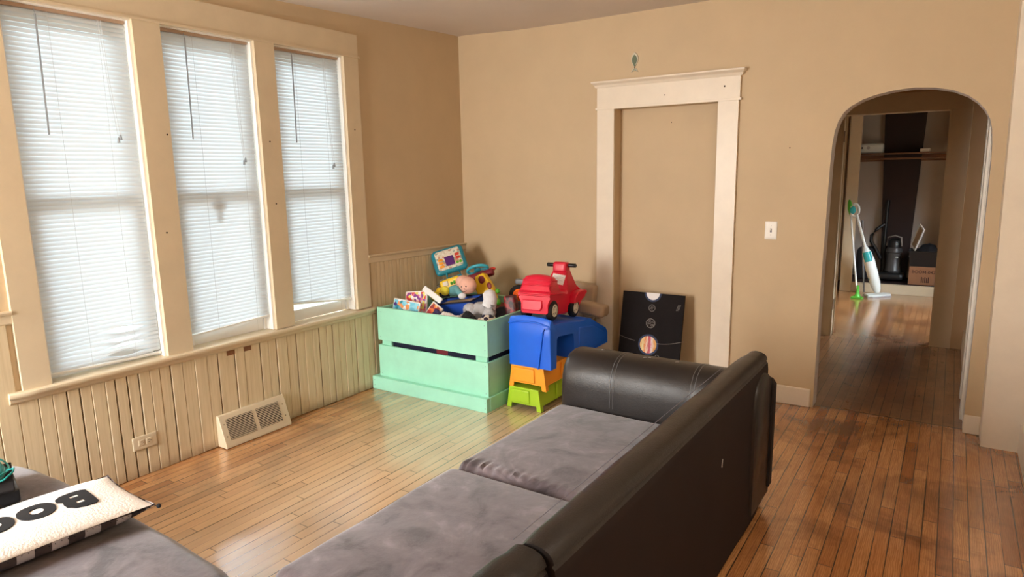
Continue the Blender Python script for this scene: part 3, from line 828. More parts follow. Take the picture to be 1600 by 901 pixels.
# white scuffs on the leather
bm = B()
def scuff(p, q, r=.0016): tube(bm, [p, ((p[0]+q[0])/2, (p[1]+q[1])/2, (p[2]+q[2])/2+.001), q], r, 5)
scuff((2.36, -1.668, .683), (2.375, -1.655, .6835)); scuff((2.38, -1.652, .683), (2.392, -1.65, .683)); scuff((2.12, -1.64, .6815), (2.128, -1.635, .682), .0022)
scuff((2.52, -1.66, .683), (2.535, -1.65, .683), .001)
place(bm); each('scuff_mark', bm, 'chalk', arm)
bm = B(); tube(bm, [(2.921, -2.215, .50), (2.921, -2.22, .485), (2.921, -2.222, .47)], .002, 5); place(bm); obj('scuff_mark', bm, 'chalk', bk)

# second section with rounded cushion
C2 = (1.0, -4.1, 0)
ch = thing('sofa_chaise', 'grey suede sofa section in the near left corner holding the pillow', 'sofa', C2)
bm = B()
def fn2(v, u):
    # bowed front edge and rounded outer corners
    if u.y > 0:
        v.co.y += .035*(1-u.x**2)*u.y - .02
        v.co.y -= .11*max(0, (-u.x-.62)/.38)**2*u.y
        v.co.y -= .05*max(0, (u.x-.8)/.2)**2*u.y
    if v.co.z > .36: v.co.z += .022*(1-u.x**2)*(1-u.y**4) - .012 + .004*noise.noise(Vector((v.co.x*5, v.co.y*5, 4)))
rbox(bm, (.18, -4.6, .24), (1.93, -3.555, .437), .06, 60, fn2); bmesh.ops.translate(bm, vec=[-q for q in C2], verts=bm.verts)
obj('seat_cushion', bm, 'suede', ch, smooth=70)
bm = B(); box(bm, .24, 1.90, -4.56, -3.64, .05, .27); bmesh.ops.translate(bm, vec=[-q for q in C2], verts=bm.verts); obj('base_frame', bm, 'backfab', ch, bevel=.01)
for x in (.3, 1.86):
    for y in (-3.72, -4.48):
        bm = B(); lathe(bm, [(.022, 0), (.03, .06)], 16); obj('leg', bm, 'blackp', ch, smooth=40, loc=(x-C2[0], y-C2[1], 0))

# ================================================================== PILLOW
PC = Vector((1.175, -3.845, .452)); HW, HL, HT = .185, .30, .052
pl = thing('throw_pillow', 'white fleece pillow with black boo lettering and gingham back', 'pillow', tuple(PC), (0, 0, math.radians(-4)))
def ph(u, v):
    return HT*max(0, (1-abs(u)**2.4))**.55*max(0, (1-abs(v)**3.2))**.55
bm = B(); nU, nV = 44, 60; top = []; bot = []
def pxy(u, v): 
    pin = 1-.05*(1-v*v)*0-.06*(1-abs(v)**2)*(abs(u)**3); pin2 = 1-.05*(1-u*u)*abs(v)**3
    return (HW*u*pin, HL*v*pin2)
for i in range(nU+1):
    a = []; b = []
    for j in range(nV+1):
        u = S((i/nU*2-1)*PI/2); v = S((j/nV*2-1)*PI/2); x, y = pxy(u, v); h = ph(u, v)
        sag = .0
        a.append(bm.verts.new((x, y, .045+h*1.0+.003*noise.noise(Vector((x*9, y*9, 0)))*(h/HT)))); b.append(bm.verts.new((x, y, .045-h*.82)))
    top.append(a); bot.append(b)
for i in range(nU):
    for j in range(nV): bm.faces.new((top[i][j], top[i+1][j], top[i+1][j+1], top[i][j+1]))
obj('front_cover', bm, 'fleece', pl, smooth=80)
bm = B(); bot = []
for i in range(nU+1):
    b = []
    for j in range(nV+1):
        u = S((i/nU*2-1)*PI/2); v = S((j/nV*2-1)*PI/2); x, y = pxy(u, v); h = ph(u, v)
        b.append(bm.verts.new((x*1.012, y*1.008, .052-.052*min(1, (h/HT)**.75*1.25))))
    bot.append(b)
for i in range(nU):
    for j in range(nV): bm.faces.new((bot[i][j], bot[i][j+1], bot[i+1][j+1], bot[i+1][j]))
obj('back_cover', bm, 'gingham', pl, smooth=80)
bm = B()
for k in range(140):
    tt = k/140*4; s = int(tt); f = (tt-s)*2-1
    u, v = ((f, -1), (1, f), (-f, 1), (-1, -f))[s]; x, y = pxy(u, v)
    tube(bm, [(x*.985, y*.99, .047), (x*1.03, y*1.02, .045+random.uniform(-.004, .004))], .0012, 4)
ell(bm, (HW*1.06, HL*1.03, .044), (.008, .008, .008), sub=2)
obj('stitched_edge', bm, 'letter', pl)
def inv_h(x, y):
    u = max(-.98, min(.98, x/HW)); v = max(-.98, min(.98, y/HL)); return .045+ph(u, v)
def letter(name, outer, holes):
    """outlines in pillow xy, draped on the pillow top"""
    cu = bpy.data.curves.new('tmp', 'CURVE'); cu.dimensions = '2D'; cu.fill_mode = 'BOTH'
    for pts in [outer]+holes:
        s = cu.splines.new('POLY'); s.points.add(len(pts)-1); s.use_cyclic_u = True
        for p, (x, y) in zip(s.points, pts): p.co = (x, y, 0, 1)
    co = bpy.data.objects.new('tmp', cu); COL.objects.link(co); dg = bpy.context.evaluated_depsgraph_get()
    me = bpy.data.meshes.new_from_object(co.evaluated_get(dg)); bpy.data.objects.remove(co); bpy.data.curves.remove(cu)
    bm = B(); bm.from_mesh(me); bpy.data.meshes.remove(me)
    bmesh.ops.triangulate(bm, faces=bm.faces[:])
    for _ in range(6):
        es = [e for e in bm.edges if e.calc_length() > .012]
        if not es: break
        bmesh.ops.subdivide_edges(bm, edges=es, cuts=1); bmesh.ops.triangulate(bm, faces=[f for f in bm.faces if len(f.verts) > 3])
    for v in bm.verts: v.co.z = inv_h(v.co.x, v.co.y)+.0035
    r = bmesh.ops.extrude_face_region(bm, geom=bm.faces[:])
    for v in [e for e in r['geom'] if isinstance(e, bmesh.types.BMVert)]: v.co.z -= .006
    return obj(name, bm, 'letter', pl)
# letter frame: reading direction -y, letter top +x
def lf(r, t): return (-.035+t, .172-r)
def blob(cr, ct, a, b, n=28, p=2.3): 
    return [lf(cr+a*math.copysign(abs(Cc(2*PI*k/n))**(2/p), Cc(2*PI*k/n)), ct+b*math.copysign(abs(S(2*PI*k/n))**(2/p), S(2*PI*k/n))) for k in range(n)]
Bp = [(.0, .008), (.012, 0), (.045, -.002), (.078, .006), (.096, .024), (.098, .046), (.086, .064), (.09, .08), (.088, .104), (.07, .124), (.045, .132), (.014, .13), (.002, .122)]
letter('letter_b', [lf(r, t) for r, t in Bp], [[lf(r, t) for r, t in ((.034, .03), (.058, .03), (.06, .048), (.034, .048))], [lf(r, t) for r, t in ((.034, .084), (.056, .084), (.056, .1), (.034, .1))]])
letter('letter_o', blob(.158, .056, .052, .054), [blob(.158, .056, .019, .021)])
letter('letter_o', blob(.268, .054, .05, .053), [blob(.268, .054, .018, .02)])

# ================================================================== ROUTER + CABLE
rt_ = thing('cable_modem', 'black box with a socket on the near left sofa section', 'electronics', (.72, -3.80, .452), (0, 0, math.radians(-14)))
bm = B(); rbox(bm, (-.16, -.11, .0), (.11, .075, .052), .008, 8); obj('casing', bm, 'blackp', rt_, smooth=60)
bm = B(); prism(bm, [(-.165, -.10), (.12, -.115), (.135, .06), (-.165, .08)], 'z', .054, .062); obj('lid', bm, 'black', rt_, bevel=.003)
bm = B()
tube(bm, [(.0, -.112, .022), (.0, -.118, .022)], .013, 16); tube(bm, [(.06, -.112, .024), (.06, -.117, .024)], .011, 16); each('socket', bm, 'grey', rt_)
bm = B(); tube(bm, [(.11, -.03, .012), (.135, -.035, .012), (.15, -.03, .008)], .003, 6); tube(bm, [(.11, -.07, .01), (.14, -.085, .006)], .003, 6); each('antenna', bm, 'blackp', rt_)
bm = B(); rr = random.Random(4)
for k in range(9):
    pts = []; ax, ay = .115+rr.uniform(-.018, .014), .042+rr.uniform(-.014, .014); ph0 = rr.uniform(0, 6)
    for q in range(26):
        a = 2*PI*q/26; pts.append((ax*Cc(a)+rr.uniform(-.001, .001), ay*S(a), .006+.005*k*.7+.006*S(a*2+ph0)))
    tube(bm, pts, .0034, 6, closed=True)
tube(bm, [(.05, .03, .02), (.10, .06, .04), (.15, .05, .045), (.165, .02, .03), (.14, -.02, .012), (.10, -.05, .006), (.05, -.062, .006)], .0034, 6)
for k in range(4): tube(bm, [(-.02+.014*k, -.05, .004), (-.022+.014*k, 0, .05), (-.02+.014*k, .05, .004)], .0034, 6)
o = obj('network_cable', bm, 'teacable', loc=(.66, -3.775, .516), rot=(0, 0, math.radians(-12)), smooth=60); tag(o, 'coiled teal network cable lying on the black box', 'cable')

# ================================================================== TOY CRATE
cr_ = thing('toy_crate', 'mint green slatted wooden crate heaped with toys in the corner', 'crate', (.56, -1.16, 0))
x0, x1, y0, y1 = .058, 1.062, -1.163, -.33
def CB(name, *q, bv=.0025):
    bm = B(); box(bm, *q); bmesh.ops.translate(bm, vec=(-.56, 1.16, 0), verts=bm.verts); return obj(name, bm, 'mint', cr_, bevel=bv)
CB('front_board', x0, x1, y0, y0+.019, .374, .622); CB('front_board', x0, x1, y0, y0+.019, .085, .336)
CB('side_board', x1-.019, x1, y0+.02, y1, .374, .618); CB('side_board', x1-.019, x1, y0+.02, y1, .085, .336)
CB('side_board', x0, x0+.019, y0+.02, y1, .374, .618); CB('side_board', x0, x0+.019, y0+.02, y1, .085, .336)
CB('back_board', x0, x1, y1, y1+.019, .374, .618); CB('back_board', x0, x1, y1, y1+.019, .085, .336)
for x in (x0+.02, x1-.115):
    CB('corner_post', x, x+.095, y0+.0195, y0+.04, .03, .60); CB('corner_post', x, x+.095, y1-.022, y1-.001, .03, .60)
CB('bottom_board', x0+.02, x1-.02, y0+.042, y1-.024, .04, .06)
CB('skirt_board', .018, 1.074, -1.205, -1.166, 0, .098); CB('skirt_board', x1+.001, 1.078, -1.166, y1, 0, .098); CB('skirt_board', .02, x0-.001, -1.166, y1, 0, .098)
bm = B(); rr = random.Random(3)
for (x, z) in [(.08, .59), (.08, .40), (.08, .31), (.08, .12), (1.04, .59), (1.04, .42), (1.04, .31), (1.04, .12), (.10, .59), (1.02, .3), (.04, .07), (.04, .03), (1.06, .07), (1.06, .03)]:
    yy = y0-.0003 if z > .1 else -1.2053
    lathe(bm, [(.0028, 0), (.0028, .0006)], 8, 0, Matrix.Translation((x-.56, yy+1.16, z)) @ Matrix.Rotation(PI/2, 4, 'X'))
each('nail_head', bm, 'grey', cr_)

# red cloth glimpsed in the slot
def rot(x, y, z): return Matrix.Rotation(z, 4, 'Z') @ Matrix.Rotation(y, 4, 'Y') @ Matrix.Rotation(x, 4, 'X')

# --- learning tablet
R_ = math.radians
tb = thing('toy_learning_tablet', 'teal toy learning tablet leaning high in the corner above the crate', 'toy', (.145, -.40, .885), (R_(-34), R_(-15), R_(42)))
def TBm(bm): return bm
bm = B(); rbox(bm, (-.135, -.02, -.115), (.135, .035, .115), .035, 12); obj('frame', bm, 'teal', tb, smooth=60)
bm = B(); rbox(bm, (-.105, -.026, -.085), (.105, -.012, .09), .02, 10); obj('face', bm, 'printE', tb, smooth=60)
bm = B(); rbox(bm, (-.035, -.031, -.06), (.04, -.022, .025), .006, 6); obj('screen', bm, 'purple', tb, smooth=60)
bm = B()
for k in range(3): rbox(bm, (-.09, -.030, -.065+.03*k), (-.05, -.022, -.042+.03*k), .005, 4)
each('button', bm, 'orange', tb, smooth=60)
bm = B()
for k in range(2): rbox(bm, (.055, -.030, -.02+.03*k), (.092, -.022, .005+.03*k), .005, 4)
each('button', bm, 'redor', tb, smooth=60)
bm = B()
for k in range(2): lathe(bm, [(.012, 0), (.012, .008), (.009, .01)], 14, 0, Matrix.Translation((.06+.026*k, -.022, -.05)) @ Matrix.Rotation(PI/2, 4, 'X'))
each('button', bm, 'green', tb, smooth=50)
bm = B()
for k in range(7): rbox(bm, (-.09+.026*k, -.030, .045+.012*(k % 2)), (-.07+.026*k, -.022, .064+.012*(k % 2)), .004, 4)
each('letter_key', bm, 'cream', tb, smooth=60)
bm = B(); tube(bm, [(-.05, -.005, -.112), (-.06, .0, -.16), (.06, 0, -.16), (.05, -.005, -.112)], .011, 10); obj('carry_handle', bm, 'teal', tb, smooth=50)

# --- yellow activity block (with green and orange)
yt = thing('toy_activity_block', 'yellow plastic toy block with orange end below the teal tablet', 'toy', (.255, -.52, .70), (R_(-12), R_(-20), R_(24)))
bm = B(); rbox(bm, (-.075, -.055, -.06), (.095, .055, .055), .016, 8); obj('body', bm, 'yellow', yt, smooth=60)
bm = B(); rbox(bm, (-.045, -.064, .0), (.0, -.05, .04), .008, 6); obj('dial', bm, 'cream', yt, smooth=60)
bm = B()
for k in range(3): ell(bm, (.025+.024*k, -.056, .01), (.011, .008, .014), sub=2)
each('button', bm, 'green', yt, smooth=60)
bm = B(); rbox(bm, (-.02, -.06, -.085), (.04, .03, -.05), .012, 6); obj('foot', bm, 'orange', yt, smooth=60)
bm = B(); tube(bm, [(-.08, -.04, .0), (-.10, -.04, .03), (-.06, -.04, .062), (-.02, -.04, .058)], .006, 8); obj('handle', bm, 'grey', yt, smooth=60)
bm = B(); ell(bm, (0, 0, 0), (.042, .036, .036), sub=3); o = obj('toy_ball', bm, 'yellow', loc=(.245, -.64, .67), smooth=60); tag(o, 'glossy yellow ball against the front of the yellow toy block', 'ball')

# --- toy steering wheel
sw_ = thing('toy_steering_wheel', 'teal toy steering wheel on a maroon dashboard at the heap top', 'toy', (.455, -.43, .805), (R_(-38), R_(-18), R_(16)))
bm = B(); tube(bm, [(.085*Cc(2*PI*k/30), .055*S(2*PI*k/30), .03) for k in range(30)], .0125, 10, closed=True); wh = obj('wheel_rim', bm, 'tealbr', sw_, smooth=60)
bm = B()
for a in (.3, 2.4, 4.6): tube(bm, [(0, 0, .026), (.08*Cc(a), .05*S(a), .03)], .008, 8)
ell(bm, (0, 0, .028), (.03, .024, .014)); obj('spokes', bm, 'teal', wh, smooth=60)
bm = B(); rbox(bm, (-.12, .02, -.03), (.12, .075, .028), .02, 8); obj('dashboard', bm, 'maroon', sw_, smooth=60)
bm = B(); ell(bm, (.10, .06, .035), (.032, .02, .014)); ell(bm, (.05, .065, .04), (.03, .02, .014)); each('trim_piece', bm, 'redor', sw_, smooth=60)

# --- yellow tall toy
yg = thing('toy_slide_tower', 'tall yellow plastic toy with brown patches leaning behind the doll', 'toy', (.60, -.50, .675), (R_(-14), R_(-26), R_(14)))
bm = B(); prism(bm, [(-.075, -.12), (.05, -.12), (.062, .02), (.03, .15), (-.05, .15), (-.08, .05)], 'y', -.035, .035); obj('body', bm, 'yellow', yg, bevel=.014, seg=3)
bm = B(); ell(bm, (.0, -.037, .10), (.028, .008, .032)); ell(bm, (.045, -.036, .03), (.02, .008, .028)); ell(bm, (.03, -.037, -.06), (.016, .006, .02)); each('patch', bm, 'maroon', yg, smooth=60)
bm = B(); ell(bm, (.085, -.01, -.03), (.018, .02, .02)); ell(bm, (.06, -.02, -.11), (.022, .026, .03)); obj('knob', bm, 'green', yg, smooth=60)

# --- doll
dl = thing('soft_doll', 'soft doll with pink head and yellow pompom feet lying across the heap', 'doll', (.53, -.68, .735), (R_(0), R_(-8), R_(8)))
bm = B(); ell(bm, (.015, -.005, .012), (.070, .062, .066), sub=4); hd = obj('head', bm, 'pink', dl, smooth=80)
bm = B(); ell(bm, (-.022, .012, .034), (.066, .058, .054), rot=Matrix.Rotation(.5, 3, 'Y'), sub=4); obj('cap', bm, 'pink', hd, smooth=80)
bm = B()
for x in (-.004, .034): ell(bm, (x, -.064, .012), (.005, .003, .006), sub=2)
tube(bm, [(.004, -.063, -.02), (.018, -.066, -.026), (.032, -.062, -.02)], .002, 6); obj('face_features', bm, 'blackc', hd)
bm = B(); ell(bm, (.016, -.066, -.006), (.007, .006, .006), sub=2); obj('nose', bm, 'pink', hd, smooth=80)
bm = B(); ell(bm, (-.10, .0, -.018), (.085, .045, .042), rot=Matrix.Rotation(-.18, 3, 'Y'), sub=4, nz=.08); obj('torso', bm, 'tealc', dl, smooth=80)
bm = B(); tube(bm, [(-.06, -.04, -.002), (-.04, -.062, -.02), (-.012, -.07, -.045)], [.024, .022, .02], 12); obj('arm', bm, 'tealc', dl, smooth=80)
bm = B(); ell(bm, (-.005, -.072, -.055), (.032, .026, .026), sub=3); obj('hand', bm, 'whitef', dl, smooth=80)
bm = B(); tube(bm, [(-.15, -.02, -.03), (-.19, -.03, -.035), (-.215, -.05, -.045), (-.23, -.07, -.05)], [.03, .026, .022, .02], 12); obj('leg', bm, 'blackc', dl, smooth=80)
bm = B(); tube(bm, [(-.14, .02, -.03), (-.165, .0, -.02), (-.178, -.03, -.012)], [.028, .024, .02], 12); obj('leg', bm, 'blackc', dl, smooth=80)
bm = B(); ell(bm, (-.235, -.088, -.040), (.037, .035, .037), sub=3); obj('foot', bm, 'yellowf', dl, smooth=80)
bm = B(); ell(bm, (-.165, -.048, -.008), (.036, .034, .036), sub=3); obj('foot', bm, 'yellowf', dl, smooth=80)

# --- blue fabric bin
bb = thing('blue_storage_bin', 'blue fabric bin sitting in the crate under the doll', 'bin', (.535, -.755, .5), (R_(4), R_(-9), R_(6)))
bm = B(); z0, z1 = .0, .15
o_ = [(-.15, -.10, z0), (.15, -.10, z0), (.17, -.115, z1), (-.17, -.115, z1)]
vs0 = [bm.verts.new((sx*.15, sy*.09, 0)) for sx, sy in ((-1, -1), (1, -1), (1, 1), (-1, 1))]; vs1 = [bm.verts.new((sx*.175, sy*.11, .15)) for sx, sy in ((-1, -1), (1, -1), (1, 1), (-1, 1))]
vi1 = [bm.verts.new((sx*.168, sy*.103, .15)) for sx, sy in ((-1, -1), (1, -1), (1, 1), (-1, 1))]; vi0 = [bm.verts.new((sx*.144, sy*.084, .01)) for sx, sy in ((-1, -1), (1, -1), (1, 1), (-1, 1))]
bm.faces.new(vs0[::-1]); bm.faces.new(vi0)
for k in range(4):
    q = (k+1) % 4
    bm.faces.new((vs0[k], vs0[q], vs1[q], vs1[k])); bm.faces.new((vs1[k], vs1[q], vi1[q], vi1[k])); bm.faces.new((vi1[k], vi1[q], vi0[q], vi0[k]))
obj('bin_body', bm, 'tubblue', bb, bevel=.006)
bm = B(); tube(bm, [(sx*.176, sy*.111, .152) for sx, sy in ((-1, -1), (1, -1), (1, 1), (-1, 1))], .006, 8, closed=True); obj('rim', bm, 'slotdark', bb, smooth=50)
bm = B(); rbox(bm, (-.14, -.085, .10), (.13, .085, .138), .015, 8); o = obj('folded_cloth', bm, 'tan', loc=(.535, -.745, .502), rot=(R_(4), R_(-9), R_(6)), smooth=60); tag(o, 'folded tan cloth showing at the top of the blue fabric bin', 'cloth')

# --- books
def book(name, loc, r, w, h, th, cover, label):
    t = thing(name, label, 'book', loc, tuple(R_(q) for q in r), group='picture books at the front of the crate')
    bm = B(); rbox(bm, (-w/2, -th/2, 0), (w/2, th/2, h), .006, 5); obj('cover', bm, 'paper', t, smooth=60)
    bm = B(); rbox(bm, (-w/2+.008, -th/2-.0015, .008), (w/2-.008, -th/2+.001, h-.008), .004, 4); obj('cover_picture', bm, cover, t, smooth=60)
    return t
book('board_book', (.235, -1.07, .50), (-14, 4, 2), .25, .172, .016, 'printA', 'light blue picture book standing at the front left of the crate')
book('board_book', (.265, -.97, .50), (-16, -6, 6), .2, .225, .018, 'printC', 'pink and yellow picture book behind the light blue one')
book('board_book', (.405, -1.03, .49), (-22, 28, -4), .11, .185, .02, 'printB', 'red orange picture book tilted beside the light blue one')
bm = B(); rbox(bm, (-.10, -.008, -.022), (.10, .008, .022), .006, 6); o = obj('folded_paper', bm, 'paper', loc=(.40, -.925, .705), rot=(R_(-30), R_(24), R_(-6)), smooth=60); tag(o, 'white folded paper slanting down behind the red picture book', 'paper')
# --- soft things
def soft(name, parts, m, label, cat):
    bm = B(); c0 = Vector(parts[0][0])
    for c, r, *ro in parts: ell(bm, tuple(Vector(c)-c0), r, rot=(ro[0] if ro else None), sub=4, nz=.22, nsc=2.2)
    o = obj(name, bm, m, loc=tuple(c0), smooth=80); return tag(o, label, cat)
RY = lambda a: Matrix.Rotation(a, 3, 'Y')
soft('purple_jacket', [((.555, -1.075, .575), (.036, .032, .06), RY(.3)), ((.545, -1.06, .59), (.03, .028, .045))], 'purpc', 'crumpled dark purple cloth between the books and the blue bin', 'cloth')
soft('white_shirt', [((.665, -1.062, .572), (.072, .042, .045), RY(.3)), ((.715, -1.05, .57), (.04, .04, .035)), ((.62, -1.062, .588), (.03, .034, .035))], 'whitec', 'white cloth hanging at the front edge of the crate below the blue bin', 'cloth')
soft('black_shirt', [((.825, -1.055, .585), (.052, .045, .05), RY(.2)), ((.80, -1.03, .6), (.034, .034, .04))], 'blackc', 'crumpled black cloth at the front of the crate', 'cloth')
soft('patterned_cloth', [((.965, -1.03, .58), (.058, .07, .05), RY(-.2)), ((.99, -1.07, .585), (.035, .04, .035)), ((.935, -1.07, .57), (.036, .04, .04))], 'stripe', 'cream and navy patterned cloth at the right front of the crate', 'cloth')
# grey plush with a raised white arm
pg = thing('plush_animal', 'grey and white plush animal with a raised arm at the right of the heap', 'plush toy', (.82, -.845, .60))
bm = B(); ell(bm, (-.02, 0, .0), (.10, .08, .075), sub=4, nz=.1); obj('body', bm, 'greyf', pg, smooth=80)
bm = B(); ell(bm, (-.10, -.045, .015), (.055, .045, .05), sub=4, nz=.1); obj('head', bm, 'greyf', pg, smooth=80)
bm = B(); tube(bm, [(.02, -.03, .0), (.055, -.03, .05), (.055, -.01, .10), (.035, .0, .145), (.028, .0, .165)], [.05, .052, .05, .045, .02], 16); obj('arm', bm, 'whitef', pg, smooth=80)
bm = B(); tube(bm, [(.05, -.05, -.02), (.09, -.06, .03), (.10, -.05, .07)], [.04, .042, .02], 14); obj('leg', bm, 'greyf', pg, smooth=80)
bm = B()
rbox(bm, (-.045, -.035, -.08), (.045, .035, .085), .018, 8); o = obj('patterned_pouch', bm, 'printD', loc=(.975, -.735, .635), rot=(R_(-8), R_(-10), R_(14)), smooth=60); tag(o, 'dark red patterned pouch between the plush and the orange wheel', 'pouch')

# --- ride-on trike lying behind the red car
tk = thing('toy_trike', 'small black and grey trike with an orange wheel hub behind the red car', 'toy', (.93, -.565, .692), (0, 0, R_(10)))
tk.scale = (.8, .8, .8)
My = Matrix.Rotation(PI/2, 4, 'X') @ Matrix.Identity(4)
wm = Matrix.Rotation(R_(24), 4, 'Z') @ Matrix.Rotation(PI/2, 4, 'X')
bm = B(); lathe(bm, [(.055, -.02), (.085, -.018), (.092, -.008), (.092, .008), (.085, .018), (.055, .02)], 32, 0, wm); obj('tire', bm, 'rubber', tk, smooth=50)
bm = B(); lathe(bm, [(.012, .03), (.05, .028), (.058, .02), (.058, -.02), (.05, -.024)][::-1], 28, 0, wm)
for k in range(6): xf(bm, rbox(bm, (.012, -.006, .02), (.05, .006, .034), .003, 3), wm @ Matrix.Rotation(k*PI/3, 4, 'Z'))
obj('wheel_hub', bm, 'orangeb', tk, smooth=40)
bm = B(); tube(bm, [(.02, -.03, 0), (.04, .02, .09), (.045, .03, .13)], .012, 10); tube(bm, [(.04, .04, .0), (.05, .03, .12)], .010, 10); each('fork', bm, 'grey', tk, smooth=50)
bm = B(); rbox(bm, (-.035, -.01, .10), (.09, .03, .145), .01, 6); obj('handlebar', bm, 'grey', tk, smooth=60)
bm = B(); lathe(bm, [(.02, -.018), (.05, -.018), (.055, 0), (.05, .018), (.02, .018)], 24, 0, Matrix.Translation((.045, -.1, -.095)) @ wm); lathe(bm, [(.02, -.018), (.04, -.018), (.045, 0), (.04, .018), (.02, .018)], 24, 0, Matrix.Translation((-.01, -.13, -.11)) @ wm)
each('rear_wheel', bm, 'grey', tk, smooth=40)
bm = B(); tube(bm, [(.03, 0, 0), (.05, -.05, -.05), (.045, -.1, -.095)], .011, 10); obj('frame_tube', bm, 'grey', tk, smooth=50)

# soft heap filling the crate
bm = B(); n = 46; g = []
def heap(x, y):
    u = (x-x0)/(x1-x0); v = (y-y0)/(y1-y0)
    return .50 + .075*v + .05*noise.noise(Vector((x*5, y*5, 2))) + .02*noise.noise(Vector((x*15, y*15, 5))) - .03*abs(2*u-1)
from mathutils.bvhtree import BVHTree
bpy.context.view_layer.update()
O = bpy.data.objects
def grp(*names): return [o for o in O if o.parent is None and any(o.name == n or o.name.startswith(n+'.') for n in names)]
crate_ = grp('toy_crate'); rigid = grp('board_book', 'blue_storage_bin', 'toy_trike', 'toy_activity_block', 'toy_learning_tablet', 'toy_steering_wheel', 'toy_slide_tower')
def soften(name, others, **k):
    for o in grp(name):
        for c in [o]+list(o.children_recursive):
            if c.type == 'MESH': settle(c, others, **k)
soften('patterned_pouch', crate_+rigid)
soften('plush_animal', crate_+rigid+grp('patterned_pouch'))
soften('soft_doll', crate_+rigid)
soften('folded_cloth', rigid+grp('soft_doll', 'plush_animal'))
for n_, ex in (('purple_jacket', ()), ('white_shirt', ('purple_jacket',)), ('black_shirt', ('white_shirt', 'purple_jacket')), ('patterned_cloth', ('black_shirt', 'white_shirt'))):
    soften(n_, crate_+rigid+grp('plush_animal', 'soft_doll', 'folded_cloth', 'patterned_pouch', *ex))
soften('folded_paper', rigid+grp('purple_jacket'))
bpy.context.view_layer.update()
pv, pp = [], []
for o in rigid+grp('plush_animal', 'soft_doll', 'folded_cloth', 'patterned_pouch', 'purple_jacket', 'white_shirt', 'black_shirt', 'patterned_cloth', 'folded_paper', 'toy_ball'):
    for c in [o]+list(o.children_recursive):
        if c.type == 'MESH': b_ = len(pv); pv += [c.matrix_world @ v.co for v in c.data.vertices]; pp += [tuple(b_+i for i in p.vertices) for p in c.data.polygons]
TOYS = BVHTree.FromPolygons(pv, pp)
heap0 = heap
def heap(x, y):
    z = heap0(x, y)
    for dx_ in (-.022, -.011, 0, .011, .022):
        for dy_ in (-.022, -.011, 0, .011, .022):
            h_ = TOYS.ray_cast(Vector((x+dx_, y+dy_, .07)), Vector((0, 0, 1)))
            if h_[0] is not None: z = min(z, h_[0].z-.004)
    return z
ax, bx, ay, by = x0+.026, x1-.026, y0+.046, y1-.028
for j in range(n+1): g.append([bm.verts.new((ax+(bx-ax)*i/n, ay+(by-ay)*j/n, heap(ax+(bx-ax)*i/n, ay+(by-ay)*j/n))) for i in range(n+1)])
for j in range(n):
    for i in range(n): bm.faces.new((g[j][i], g[j][i+1], g[j+1][i+1], g[j+1][i])).material_index = 1 if .5 < i/n < .62 else 0
r = bmesh.ops.extrude_face_region(bm, geom=bm.faces[:])
for v in [e for e in r['geom'] if isinstance(e, bmesh.types.BMVert)]: v.co.z = .062
o = obj('clothes_heap', bm, ['slotdark', 'maroon'], smooth=60); tag(o, 'heap of dark cloth filling the mint crate under the toys', 'clothes', kind='stuff')
# ================================================================== TOY COASTER STACK
def stand(name, loc, w, d, h, m, label, grp, opening):
    t = thing(name, label, 'toy step', loc, group=grp)
    tp = .022; fh = .034
    # hollow body with arched feet: front/back panels and sides tapered
    bm = B()
    pts = [(-w/2, 0), (-w/2+.035, 0), (-w/2+.04, fh), (w/2-.04, fh), (w/2-.035, 0), (w/2, 0), (w/2-tp, h), (-w/2+tp, h)]
    prism(bm, pts, 'y', 0, .012); prism(bm, pts, 'y', d-.012, d)
    sp = [(0, 0), (.035, 0), (.04, fh), (d-.04, fh), (d-.035, 0), (d, 0), (d-.004, h), (.004, h)]
    for s in (-1, 1):
        vs = prism(bm, sp, 'x', -.006, .006)
        for v in vs: v.co.x += s*(w/2-.007-tp*v.co.z/h)
    prism(bm, [(-w/2+tp, .002), (w/2-tp, .002), (w/2-tp, d-.002), (-w/2+tp, d-.002)], 'z', h-.012, h)
    obj('shell', bm, m, t, bevel=.004, seg=3)
    bm = B(); prism(bm, [(-w/2+.035, .046), (w/2-.085, .046), (w/2-.09, h-.014), (-w/2+.04, h-.014)], 'y', -.012, .004); obj('front_panel', bm, m, t, bevel=.008, seg=3)
    bm = B(); lathe(bm, [(.006, 0), (.004, .003)], 12, 0, Matrix.Translation((-.02, -.012, .058)) @ Matrix.Rotation(PI/2, 4, 'X')); obj('peg', bm, m, t, smooth=50)
    bm = B()
    for k in (.35, .68): prism(bm, [(.0+d*k, fh), (d*k+.018, fh), (d*k+.012, h-.01), (d*k+.006, h-.01)], 'x', w/2-tp*.6, w/2-.002)
    each('side_rib', bm, m, t, bevel=.003)
    return t
stand('toy_step', (1.243, -1.012, 0), .275, .62, .152, 'lime', 'lime green plastic step at the bottom of the toy stack', 'plastic steps under the blue platform', 0)
stand('toy_step', (1.278, -1.018, .153), .295, .62, .158, 'orange', 'orange plastic step between the lime step and the blue platform', 'plastic steps under the blue platform', 0)
bp = thing('toy_coaster_platform', 'blue plastic ride platform stacked on the orange and lime steps', 'toy platform', (1.30, -1.03, .312))
ox, oy, oz = 1.30, -1.03, .312
prof = [(-1.03, .312), (-1.035, .52), (-1.03, .622), (-1.018, .640), (-1.005, .640), (-.992, .628), (-.98, .612), (-.90, .604), (-.86, .602), (-.62, .563), (-.54, .555), (-.52, .565), (-.44, .548), (-.36, .50), (-.21, .43), (-.18, .39), (-.18, .312), (-.70, .312), (-.715, .49), (-.735, .51), (-.925, .53), (-.945, .515), (-.96, .312)]
bm = B(); xs = [1.146, 1.150, 1.160, 1.26, 1.40, 1.448, 1.462, 1.466]
rings = []
